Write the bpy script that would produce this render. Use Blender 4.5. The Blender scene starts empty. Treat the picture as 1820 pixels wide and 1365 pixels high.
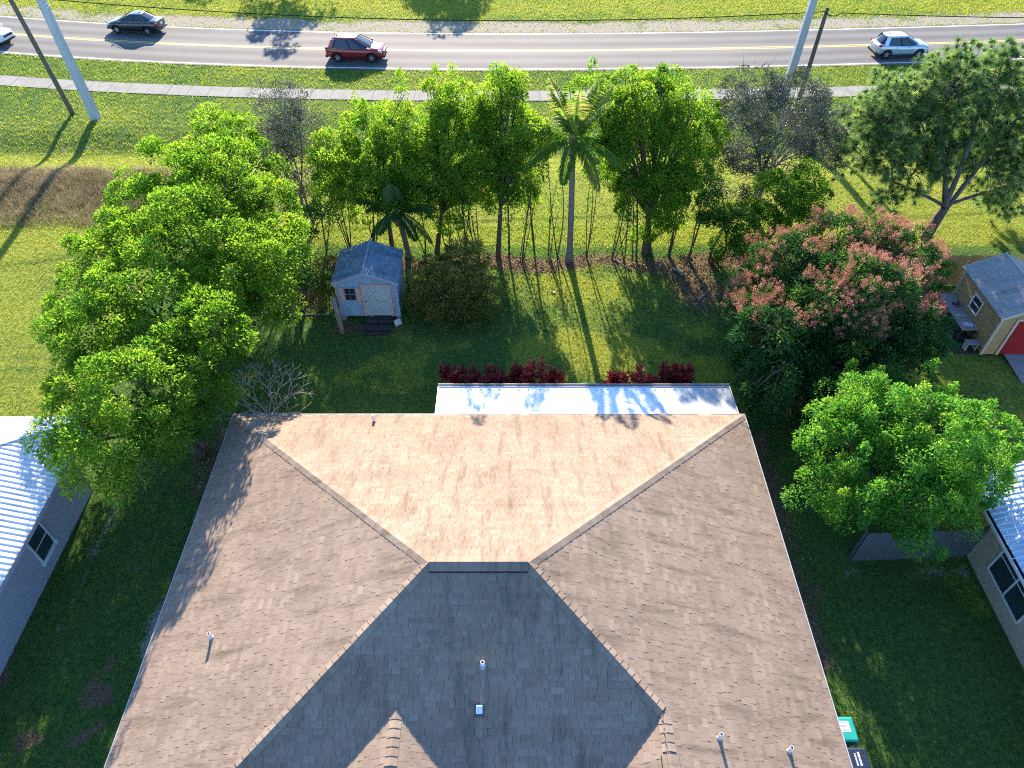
import bpy, bmesh, math, random
import numpy as np
from mathutils import Vector, Matrix

R = math.radians
rnd = random.Random(7)
rng = np.random.default_rng(11)
SC = bpy.context.scene
COL = SC.collection

# ------------------------------------------------------------------ camera
cam_d = bpy.data.cameras.new('camera'); cam = bpy.data.objects.new('camera', cam_d); COL.objects.link(cam)
cam.location = (0, 0, 22.3); cam.rotation_euler = (R(90 - 45.9), 0, 0)
cam_d.sensor_width = 36; cam_d.lens = 36 * 1262 / 1820; cam_d.clip_start = 0.5; cam_d.clip_end = 1500
SC.camera = cam
# ------------------------------------------------------------------ light
SUN_EL, SUN_AZ = R(22.7), R(-5.5)          # azimuth from +Y towards +X
sd = Vector((math.sin(SUN_AZ) * math.cos(SUN_EL), math.cos(SUN_AZ) * math.cos(SUN_EL), math.sin(SUN_EL)))
W = bpy.data.worlds.new('World'); SC.world = W; W.use_nodes = True
nt = W.node_tree; nt.nodes.clear()
sky = nt.nodes.new('ShaderNodeTexSky'); sky.sky_type = 'NISHITA'; sky.sun_disc = False
sky.sun_elevation = SUN_EL; sky.sun_rotation = SUN_AZ; sky.ozone_density = 7.0; sky.dust_density = .4
bg = nt.nodes.new('ShaderNodeBackground'); bg.inputs['Strength'].default_value = 0.124
wo = nt.nodes.new('ShaderNodeOutputWorld')
nt.links.new(sky.outputs[0], bg.inputs[0]); nt.links.new(bg.outputs[0], wo.inputs[0])
sl = bpy.data.lights.new('sun', 'SUN'); sl.energy = 4.5; sl.angle = R(0.55); sl.color = (1.0, 0.87, 0.70)
so = bpy.data.objects.new('sun', sl); COL.objects.link(so); so.location = (0, 60, 60)
so.rotation_euler = sd.to_track_quat('Z', 'Y').to_euler()
SC.view_settings.view_transform = 'Standard'; SC.view_settings.look = 'None'
SC.view_settings.exposure = 1.97; SC.view_settings.gamma = 1.0
SC.cycles.max_bounces = 6; SC.cycles.transmission_bounces = 4; SC.cycles.transparent_max_bounces = 4
SC.cycles.use_denoising = False; SC.cycles.pixel_filter_type = 'BLACKMAN_HARRIS'; SC.cycles.filter_width = 1.1

# ------------------------------------------------------------------ helpers
def obj(name, data, parent=None, loc=None, mat=None):
    o = bpy.data.objects.new(name, data); COL.objects.link(o)
    if parent is not None:
        o.parent = parent
        if loc is None:
            loc = -Vector(parent.location) if parent.parent is None and parent.type == 'EMPTY' else (0, 0, 0)
    if loc is not None: o.location = loc
    if mat is not None:
        data.materials.clear(); data.materials.append(mat)
    return o
def tag(o, label=None, cat=None, group=None, kind=None):
    if label: o['label'] = label
    if cat: o['category'] = cat
    if group: o['group'] = group
    if kind: o['kind'] = kind
    return o
def empty(name, loc, label, cat, group=None):
    o = bpy.data.objects.new(name, None); COL.objects.link(o); o.location = loc; o.empty_display_size = .3
    return tag(o, label, cat, group)

class MB:
    def __init__(s): s.v = []; s.f = []
    def add(s, vs, fs):
        n = len(s.v); s.v += [tuple(p) for p in vs]; s.f += [tuple(i + n for i in q) for q in fs]; return s
    def box(s, c, d, rot=None, taper=1.0):
        hx, hy, hz = d[0] / 2, d[1] / 2, d[2] / 2
        vs = [Vector((x * hx * (taper if z > 0 else 1), y * hy * (taper if z > 0 else 1), z * hz)) for z in (-1, 1) for y in (-1, 1) for x in (-1, 1)]
        if rot is not None: vs = [rot @ v for v in vs]
        c = Vector(c)
        return s.add([v + c for v in vs], [(0, 2, 3, 1), (4, 5, 7, 6), (0, 1, 5, 4), (2, 6, 7, 3), (0, 4, 6, 2), (1, 3, 7, 5)])
    def span(s, lo, hi):
        return s.box([(a + b) / 2 for a, b in zip(lo, hi)], [b - a for a, b in zip(lo, hi)])
    def tube(s, pts, rad, n=6, cap=True):
        pts = [Vector(p) for p in pts]
        if not hasattr(rad, '__len__'): rad = [rad] * len(pts)
        base = len(s.v); ref = Vector((0.31, 0.17, 0.93))
        for i, p in enumerate(pts):
            t = (pts[min(i + 1, len(pts) - 1)] - pts[max(i - 1, 0)])
            t = t.normalized() if t.length > 1e-6 else Vector((0, 0, 1))
            a = t.cross(ref if abs(t.dot(ref)) < .96 else Vector((1, 0, 0))).normalized(); b = t.cross(a)
            for k in range(n):
                g = 2 * math.pi * k / n; s.v.append(tuple(p + (a * math.cos(g) + b * math.sin(g)) * rad[i]))
        for i in range(len(pts) - 1):
            for k in range(n):
                k2 = (k + 1) % n; q = base + i * n
                s.f.append((q + k, q + k2, q + n + k2, q + n + k))
        if cap:
            s.f.append(tuple(base + k for k in range(n))[::-1]); e = base + (len(pts) - 1) * n
            s.f.append(tuple(e + k for k in range(n)))
        return s
    def mesh(s, name, mat=None, smooth=False):
        m = bpy.data.meshes.new(name); m.from_pydata(s.v, [], s.f); m.update()
        if mat: m.materials.append(mat)
        if smooth: m.polygons.foreach_set('use_smooth', [True] * len(m.polygons))
        return m
    def build(s, name, mat, parent=None, loc=None, smooth=False, bevel=0):
        o = obj(name, s.mesh(name, mat, smooth), parent, loc)
        if bevel:
            b = o.modifiers.new('bevel', 'BEVEL'); b.width = bevel; b.segments = 2; b.limit_method = 'ANGLE'
        return o

def np_mesh(name, V, F, mat, attrs=None, smooth=False):
    """V (n,3), F (m,k) numpy; attrs: dict name -> per-face float array"""
    m = bpy.data.meshes.new(name); n, k = F.shape
    m.vertices.add(len(V)); m.vertices.foreach_set('co', np.ascontiguousarray(V, np.float32).ravel())
    m.loops.add(n * k); m.loops.foreach_set('vertex_index', np.ascontiguousarray(F, np.int32).ravel())
    m.polygons.add(n); m.polygons.foreach_set('loop_start', np.arange(0, n * k, k, dtype=np.int32))
    m.polygons.foreach_set('use_smooth', np.full(n, bool(smooth)))
    m.update(calc_edges=True)
    if attrs:
        for a, val in attrs.items():
            m.attributes.new(a, 'FLOAT', 'FACE').data.foreach_set('value', np.ascontiguousarray(val, np.float32))
    if mat: m.materials.append(mat)
    return m

# value noise for numpy masks
def vnoise(x, y, scale, seed):
    g = np.random.default_rng(seed).random((256, 256)); x = np.asarray(x, float) / scale + 1000; y = np.asarray(y, float) / scale + 1000
    xi = np.floor(x).astype(int); yi = np.floor(y).astype(int); fx = x - xi; fy = y - yi
    fx = fx * fx * (3 - 2 * fx); fy = fy * fy * (3 - 2 * fy)
    a = g[xi % 256, yi % 256]; b = g[(xi + 1) % 256, yi % 256]; c = g[xi % 256, (yi + 1) % 256]; d = g[(xi + 1) % 256, (yi + 1) % 256]
    return (a * (1 - fx) + b * fx) * (1 - fy) + (c * (1 - fx) + d * fx) * fy
def fbm(x, y, scale, seed):
    return .5 * vnoise(x, y, scale, seed) + .3 * vnoise(x, y, scale / 2.3, seed + 1) + .2 * vnoise(x, y, scale / 5.1, seed + 2)
def sstep(a, b, x):
    t = np.clip((x - a) / (b - a), 0, 1); return t * t * (3 - 2 * t)

# ------------------------------------------------------------------ materials
MATS = {}
class NT:
    def __init__(s, name):
        s.m = bpy.data.materials.new(name); s.m.use_nodes = True; s.t = s.m.node_tree; s.t.nodes.clear()
        s.out = s.n('OutputMaterial'); s.co = s.n('TexCoord').outputs['Object']
    def n(s, t, **kw):
        nd = s.t.nodes.new('ShaderNode' + t)
        for k, v in kw.items(): setattr(nd, k, v)
        return nd
    def put(s, sock, v):
        if hasattr(v, 'is_linked') or hasattr(v, 'links'): s.t.links.new(v, sock)
        else: sock.default_value = v
    def noise(s, scale, detail=4, rough=.6, co=None, stretch=None):
        co = co or s.co
        if stretch:
            mp = s.n('Mapping'); mp.inputs['Scale'].default_value = stretch; s.t.links.new(co, mp.inputs[0]); co = mp.outputs[0]
        q = s.n('TexNoise'); q.inputs['Scale'].default_value = scale; q.inputs['Detail'].default_value = detail
        q.inputs['Roughness'].default_value = rough; s.t.links.new(co, q.inputs['Vector']); return q.outputs[0]
    def ramp(s, fac, stops):
        r = s.n('ValToRGB'); s.t.links.new(fac, r.inputs[0]); e = r.color_ramp.elements
        while len(e) < len(stops): e.new(.5)
        for el, (p, c) in zip(e, stops):
            el.position = p; el.color = (*c, 1) if hasattr(c, '__len__') else (c, c, c, 1)
        return r.outputs[0]
    def mix(s, fac, a, b, mode='MIX'):
        q = s.n('Mix', data_type='RGBA', blend_type=mode); s.put(q.inputs[0], fac)
        for i, v in ((6, a), (7, b)):
            s.put(q.inputs[i], (*v, 1) if hasattr(v, '__len__') and len(v) == 3 else v)
        return q.outputs[2]
    def math(s, op, a, b=0.0, c=None):
        q = s.n('Math', operation=op); s.put(q.inputs[0], a); s.put(q.inputs[1], b)
        if c is not None: s.put(q.inputs[2], c)
        return q.outputs[0]
    def attr(s, name): return s.n('Attribute', attribute_name=name)
    def bump(s, h, strength=.3, dist=.02):
        b = s.n('Bump'); b.inputs['Strength'].default_value = strength; b.inputs['Distance'].default_value = dist
        s.t.links.new(h, b.inputs['Height']); return b.outputs[0]
    def pbsdf(s, col, rough=.7, metal=0, normal=None, spec=.3, coat=0):
        p = s.n('BsdfPrincipled'); s.put(p.inputs['Base Color'], (*col, 1) if hasattr(col, '__len__') and len(col) == 3 else col)
        s.put(p.inputs['Roughness'], rough); p.inputs['Metallic'].default_value = metal
        p.inputs['Specular IOR Level'].default_value = spec; p.inputs['Coat Weight'].default_value = coat
        if normal is not None: s.t.links.new(normal, p.inputs['Normal'])
        return p.outputs[0]
    def done(s, sh): s.t.links.new(sh, s.out.inputs[0]); MATS[s.m.name] = s.m; return s.m

def simple(name, col, rough=.6, var=.18, scale=6, bump=.15, metal=0, spec=.3, coat=0, stretch=None, grime=None, gscale=1.2):
    k = NT(name); f = k.noise(scale, 5, .65, stretch=stretch)
    lo = tuple(c * (1 - var) for c in col); hi = tuple(min(1, c * (1 + var)) for c in col)
    c = k.ramp(f, [(.3, lo), (.7, hi)])
    if grime:
        g = k.ramp(k.noise(gscale, 6, .7, stretch=stretch), [(.48, 0), (.72, 1)]); c = k.mix(g, c, grime)
    return k.done(k.pbsdf(c, rough, metal, k.bump(f, bump) if bump else None, spec, coat))

def leaf_mat(name, stops, trans=.5, gloss=.06, rough=.45):
    k = NT(name); a = k.attr('tone'); c = k.ramp(a.outputs['Fac'], stops)
    hsv = k.n('HueSaturation'); hsv.inputs['Saturation'].default_value = 1.02; hsv.inputs['Value'].default_value = 1.35
    k.t.links.new(c, hsv.inputs['Color'])
    d = k.n('BsdfDiffuse'); k.t.links.new(c, d.inputs[0])
    t = k.n('BsdfTranslucent'); k.t.links.new(hsv.outputs[0], t.inputs[0])
    m1 = k.n('MixShader'); m1.inputs[0].default_value = trans
    k.t.links.new(d.outputs[0], m1.inputs[1]); k.t.links.new(t.outputs[0], m1.inputs[2])
    g = k.n('BsdfGlossy'); g.inputs['Roughness'].default_value = rough; g.inputs[0].default_value = (.9, .95, 1, 1)
    m2 = k.n('MixShader'); m2.inputs[0].default_value = gloss
    k.t.links.new(m1.outputs[0], m2.inputs[1]); k.t.links.new(g.outputs[0], m2.inputs[2])
    return k.done(m2.outputs[0])

def shingle_mat(name, dark, mid, light, stain=True, fine=90):
    k = NT(name); a = k.attr('tone'); co = k.n('NewGeometry').outputs['Position']
    c = k.ramp(a.outputs['Fac'], [(0, dark), (.5, mid), (1, light)])
    big = k.ramp(k.noise(.55, 5, .62, co=co), [(.45, 0), (.75, 1)])
    c = k.mix(k.math('MULTIPLY', big, .38), c, tuple(v * .62 for v in dark))
    # algae streaks running down the slopes
    nrm = k.n('NewGeometry').outputs['True Normal']; sn = k.n('SeparateXYZ'); k.t.links.new(nrm, sn.inputs[0])
    fb = k.math('GREATER_THAN', k.math('ABSOLUTE', sn.outputs[1]), k.math('ABSOLUTE', sn.outputs[0]))
    s1 = k.ramp(k.noise(1.0, 5, .65, co=co, stretch=(3.2, .55, .55)), [(.5, 0), (.72, 1)]); s2 = k.ramp(k.noise(1.0, 5, .65, co=co, stretch=(.55, 3.2, .55)), [(.5, 0), (.72, 1)])
    stv = k.math('ADD', k.math('MULTIPLY', s1, fb), k.math('MULTIPLY', s2, k.math('SUBTRACT', 1, fb)))
    c = k.mix(k.math('MULTIPLY', stv, .62), c, tuple(v * .5 for v in dark))
    gr = k.noise(fine, 3, .8, co=co)
    sp = k.noise(22, 4, .75, co=co); c = k.mix(.5, c, k.ramp(sp, [(.32, .72), (.68, 1.22)]), 'MULTIPLY')
    c = k.mix(.6, c, k.ramp(gr, [(.3, .6), (.7, 1.3)]), 'MULTIPLY')
    if stain:   # pale run-off streaks below the metal flashings
        sx = k.n('SeparateXYZ'); k.t.links.new(co, sx.inputs[0]); X, Y, Z = sx.outputs
        for (x0, wdt, y0, y1) in ((-.705, .07, 6.22, 6.98), (-.77, .08, 5.6, 6.0)):
            dx = k.math('SUBTRACT', 1, k.math('MULTIPLY', k.math('ABSOLUTE', k.math('SUBTRACT', X, x0)), 1 / wdt))
            dx = k.math('MINIMUM', k.math('MULTIPLY', k.math('MAXIMUM', dx, 0), 2.2), 1)
            dy = k.math('MULTIPLY', k.math('GREATER_THAN', Y, y0), k.math('LESS_THAN', Y, y1))
            msk = k.math('MULTIPLY', k.math('MULTIPLY', dx, dy), .10)
            c = k.mix(msk, c, (.62, .6, .56))
        wx = k.math('MULTIPLY', k.math('GREATER_THAN', X, 4.9), k.math('LESS_THAN', Y, 5.9))
    return k.done(k.pbsdf(c, .95, 0, k.bump(gr, .5, .004), .15))

shingle_mat('roof_shingle', (.195, .142, .102), (.28, .207, .152), (.365, .28, .212))
shingle_mat('shed_shingle_blue', (.09, .125, .155), (.17, .235, .285), (.34, .39, .42), False)
shingle_mat('shed_shingle_grey', (.28, .26, .235), (.37, .345, .31), (.46, .43, .39), False)
simple('black', (.012, .012, .014), .7, .2, bump=0)
simple('dark_gap', (.02, .018, .016), .9, .2, bump=0)
simple('drip_edge', (.42, .42, .42), .45, .1, 8, .05, .3, .5)
simple('stucco_cream', (.55, .48, .36), .9, .08, 60, .4)
simple('stucco_grey', (.40, .385, .42), .9, .07, 60, .45)
simple('stucco_tan', (.52, .40, .27), .9, .08, 60, .45)
simple('white_trim', (.74, .74, .72), .5, .08, 4, .05, grime=(.5, .48, .42))
simple('pvc', (.8, .8, .79), .4, .05, 10, 0)
simple('metal_white', (.70, .72, .74), .38, .06, 1.5, .03, .0, .5, grime=(.50, .52, .55), gscale=.9, stretch=(1, .2, 1))
simple('metal_blue', (.50, .58, .66), .35, .08, 1.5, .03, .25, .5, grime=(.36, .42, .50), gscale=1.1)
def patio_mat():
    k = NT('patio_panel'); co = k.n('NewGeometry').outputs['Position']
    sx = k.n('SeparateXYZ'); k.t.links.new(co, sx.inputs[0])
    f = k.noise(2.0, 6, .7, co=co)
    wear = k.math('MULTIPLY', k.math('SUBTRACT', sx.outputs[0], 4.4), .24)
    m = k.ramp(k.math('ADD', k.math('MULTIPLY', f, 1.0), k.math('MINIMUM', k.math('MAXIMUM', wear, 0), .55)), [(.62, 0), (.98, 1)])
    c = k.mix(m, (.79, .83, .82), (.38, .39, .38))
    st = k.ramp(k.noise(1.2, 5, .7, co=co, stretch=(5, .5, 1)), [(.62, 0), (.74, .35)])
    c = k.mix(st, c, (.30, .29, .27))
    k.done(k.pbsdf(c, .4, 0, None, .5))
patio_mat()
simple('glass_dark', (.018, .028, .035), .06, .15, 3, 0, 0, .6)
simple('glass_screen', (.03, .05, .055), .22, .25, 2, 0, 0, .5)
simple('wood_grey', (.11, .107, .105), .9, .3, 3, .4, stretch=(8, 8, 1), grime=(.08, .08, .075))
simple('wood_tan', (.75, .42, .15), .85, .28, 3, .4, stretch=(8, 8, 1))
simple('wood_dark', (.045, .042, .04), .85, .4, 5, .3)
simple('deck_grey', (.25, .25, .25), .85, .25, 3, .3, stretch=(1, 8, 8))
simple('pole_wood', (.13, .115, .085), .9, .35, 3, .4, stretch=(9, 9, .6))
simple('pole_concrete', (.44, .45, .46), .85, .12, 3, .2, stretch=(2, 2, .5))
simple('bark', (.115, .085, .06), .95, .35, 9, .6, stretch=(1, 1, .3))
simple('bark_pale', (.25, .215, .175), .95, .3, 7, .5, stretch=(1, 1, .3))
simple('bark_pine', (.10, .088, .08), .95, .4, 6, .8, stretch=(1, 1, .35))
simple('twig_grey', (.26, .235, .22), .95, .25, 9, .2)
simple('plumeria_bark', (.25, .25, .21), .8, .2, 9, .2)
simple('palm_trunk', (.20, .17, .14), .95, .3, 5, .5, stretch=(.6, .6, 9))
simple('palm_boot', (.26, .17, .08), .95, .3, 6, .4)
simple('concrete_walk', (.25, .24, .215), .95, .12, 4, .2, grime=(.17, .16, .135), gscale=.8)
simple('paint_white', (.78, .78, .76), .7, .1, 5, 0, grime=(.45, .45, .44), gscale=3)
simple('paint_yellow', (.74, .52, .12), .7, .1, 5, 0, grime=(.42, .35, .2), gscale=3)
simple('cable_black', (.015, .015, .015), .6, .1, 3, 0)
simple('siding_blue', (.22, .355, .47), .8, .16, 3.5, .15, grime=(.23, .30, .30), gscale=2.2)
simple('door_blue', (.34, .45, .48), .75, .12, 3, .1, grime=(.34, .40, .36), gscale=1.6)
simple('shutter_pink', (.55, .36, .30), .8, .12, 6, .1)
simple('shed_trim_grey', (.30, .36, .40), .8, .15, 6, .1)
simple('siding_tan', (.42, .28, .13), .8, .12, 3, .1)
simple('trim_tan', (.55, .50, .38), .8, .1, 5, .1)
simple('door_red', (.32, .018, .018), .5, .1, 4, .05)
simple('bin_teal', (.01, .30, .235), .45, .1, 5, .03, 0, .4)
simple('bin_navy', (.014, .024, .055), .45, .15, 5, .03, 0, .4)
simple('sticker', (.62, .68, .74), .5, .05, 5, 0)
simple('ink', (.06, .07, .1), .6, .05, 5, 0)
simple('tyre', (.018, .018, .018), .85, .2, 20, .1)
simple('rim', (.55, .56, .58), .3, .08, 5, 0, .8, .5)
simple('chrome', (.7, .7, .72), .2, .05, 5, 0, .9, .5)
simple('plastic_black', (.02, .02, .022), .55, .15, 10, 0)
simple('lamp_red', (.42, .012, .015), .2, .1, 6, 0, 0, .5)
simple('lamp_clear', (.62, .64, .66), .12, .1, 6, 0, 0, .6)
simple('car_black', (.012, .013, .017), .22, .1, 2, 0, 0, .5, .9)
simple('car_red', (.27, .012, .018), .25, .08, 2, 0, .2, .5, .9)
simple('car_silver', (.48, .54, .60), .27, .06, 2, 0, .45, .5, .9)
simple('car_white', (.74, .75, .76), .25, .04, 2, 0, 0, .5, .9)

leaf_mat('leaf_ficus', [(0, (.020, .074, .008)), (.4, (.066, .178, .014)), (.7, (.150, .29, .020)), (1, (.28, .38, .035))], .66, .012)
leaf_mat('leaf_deep', [(0, (.014, .050, .010)), (.5, (.045, .125, .016)), (.85, (.105, .22, .025)), (1, (.22, .33, .02))], .6, .015)
leaf_mat('leaf_fresh', [(0, (.016, .10, .012)), (.5, (.062, .215, .024)), (.85, (.14, .33, .03)), (1, (.30, .41, .04))], .62, .015)
leaf_mat('leaf_grey', [(0, (.04, .055, .03)), (.5, (.085, .10, .055)), (.85, (.15, .15, .10)), (1, (.24, .23, .18))], .35, .05)
leaf_mat('leaf_mango', [(0, (.008, .036, .008)), (.5, (.022, .085, .012)), (.82, (.07, .18, .016)), (1, (.24, .30, .03))], .42, .025, .4)
leaf_mat('leaf_blossom', [(0, (.20, .08, .06)), (.5, (.40, .165, .125)), (1, (.48, .30, .18))], .4, .01)
leaf_mat('leaf_shrub', [(0, (.05, .075, .012)), (.5, (.105, .155, .028)), (.8, (.26, .24, .06)), (1, (.54, .38, .14))], .5, .005)
leaf_mat('leaf_red', [(0, (.05, .035, .022)), (.3, (.18, .024, .032)), (.7, (.40, .04, .05)), (1, (.55, .14, .08))], .5, .02)
leaf_mat('leaf_palm', [(0, (.020, .075, .008)), (.5, (.06, .165, .012)), (.85, (.16, .28, .02)), (1, (.33, .30, .09))], .58, .03, .6)
leaf_mat('leaf_pine', [(0, (.045, .10, .03)), (.5, (.13, .225, .055)), (.85, (.25, .35, .08)), (1, (.38, .43, .14))], .6, .04, .4)
leaf_mat('grass_blade', [(0, (.022, .075, .030)), (.35, (.085, .17, .028)), (.6, (.24, .30, .028)), (.8, (.33, .33, .06)), (1, (.38, .32, .16))], .55, .01)
leaf_mat('dry_blade', [(0, (.09, .09, .04)), (.35, (.22, .175, .10)), (1, (.44, .34, .24))], .35, .01)
leaf_mat('litter_leaf', [(0, (.08, .045, .022)), (.5, (.20, .125, .065)), (1, (.38, .28, .18))], .2, .02)

def ground_mat():
    k = NT('ground_soil_grass'); z = k.attr('zones'); sx = k.n('SeparateColor'); k.t.links.new(z.outputs['Color'], sx.inputs[0])
    sand, dry, lit = sx.outputs  # dry: dry grass, plus sunlit lawn painted into the colour
    fine = k.noise(6, 6, .78); mid = k.noise(1.3, 5, .65); tiny = k.noise(17, 4, .8)
    g = k.ramp(fine, [(.3, (.018, .060, .022)), (.5, (.06, .125, .026)), (.7, (.14, .19, .035))])
    g2 = k.ramp(fine, [(.3, (.085, .12, .018)), (.52, (.22, .25, .030)), (.75, (.36, .34, .08))])
    s = k.ramp(tiny, [(.3, (.14, .12, .085)), (.7, (.42, .38, .31))])
    l = k.ramp(tiny, [(.25, (.055, .036, .02)), (.55, (.16, .105, .06)), (.8, (.34, .24, .15))])
    def soft(m, w=.55):
        q = k.math('ADD', m, k.math('MULTIPLY', k.math('SUBTRACT', k.math('ADD', k.math('MULTIPLY', fine, .6), k.math('MULTIPLY', mid, .4)), .5), w * 2.2))
        return k.ramp(q, [(.38, 0), (.62, 1)])
    c = k.mix(soft(dry, .5), g, g2); c = k.mix(soft(lit, .6), c, l); c = k.mix(soft(sand, .6), c, s)
    c = k.mix(.75, c, k.ramp(tiny, [(.36, .42), (.64, 1.5)]), 'MULTIPLY')
    h = k.math('ADD', fine, k.math('MULTIPLY', tiny, .5))
    k.done(k.pbsdf(c, .95, 0, k.bump(h, .9, .05), .1))
ground_mat()
def road_mat():
    k = NT('asphalt'); uv = k.n('TexCoord').outputs['UV']; sx = k.n('SeparateXYZ'); k.t.links.new(uv, sx.inputs[0])
    v = sx.outputs[1]
    tr = k.math('SINE', k.math('MULTIPLY', k.math('ABSOLUTE', v), 3.75))
    warp = k.noise(.35, 5, .6, co=uv, stretch=(.25, 1, 1))
    tr = k.math('ADD', k.math('MULTIPLY', tr, .22), warp)
    c = k.ramp(tr, [(.25, (.082, .079, .078)), (.75, (.145, .14, .136))])
    sp = k.noise(30, 3, .8); c = k.mix(.5, c, k.ramp(sp, [(.3, .62), (.7, 1.3)]), 'MULTIPLY')
    crk = k.n('TexVoronoi', feature='DISTANCE_TO_EDGE'); crk.inputs['Scale'].default_value = .16
    wv = k.n('Mapping'); k.t.links.new(uv, wv.inputs[0]); k.t.links.new(wv.outputs[0], crk.inputs[0])
    ck = k.ramp(crk.outputs[0], [(0, 1), (.012, 0)]); c = k.mix(k.math('MULTIPLY', ck, .18), c, (.06, .06, .06))
    k.done(k.pbsdf(c, .85, 0, k.bump(sp, .3, .006), .3))
road_mat()

# ------------------------------------------------------------------ terrain
RX = np.array([-44, -42.2, -31.4, -22.4, -9.5, 4.1, 14, 22.3, 42.1, 50.]); RY = np.array([62.75, 62.4, 60.7, 59.75, 58.9, 58.72, 59.1, 59.6, 60.9, 61.6])
RP = np.polyfit(RX, RY, 3)
def road_y(x):
    x = np.asarray(x, float); xc = np.clip(x, -48, 48); d = np.polyder(RP)
    return np.polyval(RP, xc) + np.polyval(d, xc) * (x - xc)
def walk_y(x): return road_y(x) - 8.3 - .006 * np.abs(np.asarray(x, float))
def gz(x, y):
    sw = -.42 * np.exp(-((y - 42.5) / 2.0) ** 2)
    flat = sstep(34, 37, y) * (1 - sstep(46, 49, y))
    return sw + flat * .12 * (fbm(x, y, 3.0, 60) - .5) + .05 * sstep(66, 72, y) * fbm(x, y, 4, 61)
def zones(x, y):
    n = fbm(x, y, 5, 1); n2 = fbm(x, y, 1.6, 5); off = y - road_y(x)
    sand = .95 * sstep(3.6, 4.2, off) * (1 - sstep(5.2, 8.0, off)) * (.12 + .75 * n + .65 * n2)
    sand += .5 * sstep(-5.0, -3.9, off) * (1 - sstep(-3.6, -3.4, off)) * n2
    sand += .5 * np.exp(-((y - 43.6 + .6 * vnoise(x, y, 4, 8)) / .55) ** 2) * sstep(.45, .7, fbm(x, y, 2.2, 9)) * sstep(-6, -14, x)
    sand += .5 * sstep(.64, .80, fbm(x, y, 1.5, 21)) * sstep(43, 45, y) * (1 - sstep(47.5, 49, y))
    sand += .55 * np.exp(-((x + 14.7 + .8 * (n - .5)) / .45) ** 2) * (y < 16) * sstep(8, 11, y) * (.25 + n2)
    sand += .9 * np.exp(-((x + 11.2) / 1.0) ** 2 - ((y - 10.2) / 2.4) ** 2) * sstep(.38, .58, n2)
    sand += .35 * np.exp(-((x - 15) / 1.6) ** 2 - ((y - 8.0) / 2) ** 2) * (n2 + .2)
    sand += .75 * np.exp(-((y - 12.5) / .45) ** 2) * (x > 11.5) * (x < 16) * n2
    dry = .75 * sstep(-16.0, -19.0, x) * sstep(17, 20, y) * (1 - sstep(40.5, 43, y)) * (.5 + .6 * n)
    dry += .05 * np.sin(y * 8.5 + 5 * vnoise(x, y, 5, 35)) * ((y > 33) | (x < -16)) * (y < 48)
    dry += .55 * sstep(40, 44, y) * (.3 + .8 * n) + .3 * sstep(65, 69, y)
    dry += .75 * sstep(31.0, 32.5, y) * (1 - sstep(41, 44, y)) * (.6 + .7 * n)  # sunlit grass behind the hedge row, painted in as yellow
    dry += .5 * sstep(15, 17, x) * sstep(14, 16, y) * (1 - sstep(28, 29, y)) * (.4 + n)
    dry += .55 * sstep(-1, .5, x) * (1 - sstep(8, 10, x)) * sstep(19, 23, y) * (1 - sstep(29, 31, y)) * (.3 + n)  # sunlit part of the centre lawn, painted in as yellow
    dry += .5 * sstep(.48, .7, fbm(x, y, 2.4, 71)) * (y < 31) * (x > -15) * (x < 16)
    lit = 1.0 * np.exp(-((y - 30.4 + .25 * np.sin(x)) / .75) ** 2) * sstep(-12, -9, x) * (1 - sstep(12, 14, x)) * (.5 + .9 * n2)
    lit += .9 * np.exp(-((x - 9.3) / 1.7) ** 2 - ((y - 28.2) / 2.0) ** 2) * (.4 + n2)
    lit += .8 * np.exp(-((x + 10.5) / 1.9) ** 2 - ((y - 27.3) / 1.5) ** 2) * (.4 + n2)
    lit += .75 * np.exp(-((x + 7.0) / 2.0) ** 2 - ((y - 25.2) / .8) ** 2) * (.4 + n2)
    lit += .7 * np.exp(-((x + 11.8) / 1.1) ** 2 - ((y - 17.2) / 2.6) ** 2) * (.4 + n2)
    lit += .8 * np.exp(-((x - 9.6) / .9) ** 2) * (y > 9) * (y < 19) * (.4 + n2)
    lit += .8 * np.exp(-((x - 13) / 3.5) ** 2 - ((y - 22) / 3.5) ** 2)
    lit += .5 * np.exp(-((x + 10.7) / .8) ** 2) * (y < 10) * n2
    lit += .85 * sstep(.46, .66, fbm(x, y, 1.8, 55)) * sstep(-9, -11, x) * (1 - sstep(13, 15, y)) + .2 * sstep(.55, .7, n2) * (x > 8.5) * (y < 13)
    lit += .55 * np.exp(-((x + 2.5) / 3.2) ** 2 - ((y - 25.0) / .8) ** 2) * n2
    return np.clip(sand, 0, 1), np.clip(dry, 0, 1), np.clip(lit, 0, 1)

def axis(lo, hi, step, far_lo, far_hi):
    a = list(np.arange(lo, hi + 1e-6, step)); d = step
    while a[-1] < far_hi: d *= 1.35; a.append(a[-1] + d)
    d = step
    while a[0] > far_lo: d *= 1.35; a.insert(0, a[0] - d)
    return np.array(a)
gx = axis(-48, 48, .42, -600, 600); gy = axis(2, 76, .36, -300, 900)
GX, GY = np.meshgrid(gx, gy); nx, ny = len(gx), len(gy)
GZ = gz(GX, GY); V = np.stack([GX.ravel(), GY.ravel(), GZ.ravel()], 1)
ii = (np.arange(ny - 1)[:, None] * nx + np.arange(nx - 1)[None, :]).ravel()
F = np.stack([ii, ii + 1, ii + nx + 1, ii + nx], 1)
gm = np_mesh('ground', V, F, MATS['ground_soil_grass'], smooth=True)
s_, d_, l_ = zones(GX.ravel(), GY.ravel())
ca = gm.attributes.new('zones', 'FLOAT_COLOR', 'POINT'); ca.data.foreach_set('color', np.stack([s_, d_, l_, np.ones_like(s_)], 1).astype(np.float32).ravel())
tag(obj('ground', gm), 'grassy lots and verges around the houses', None, None, 'structure')

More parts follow.
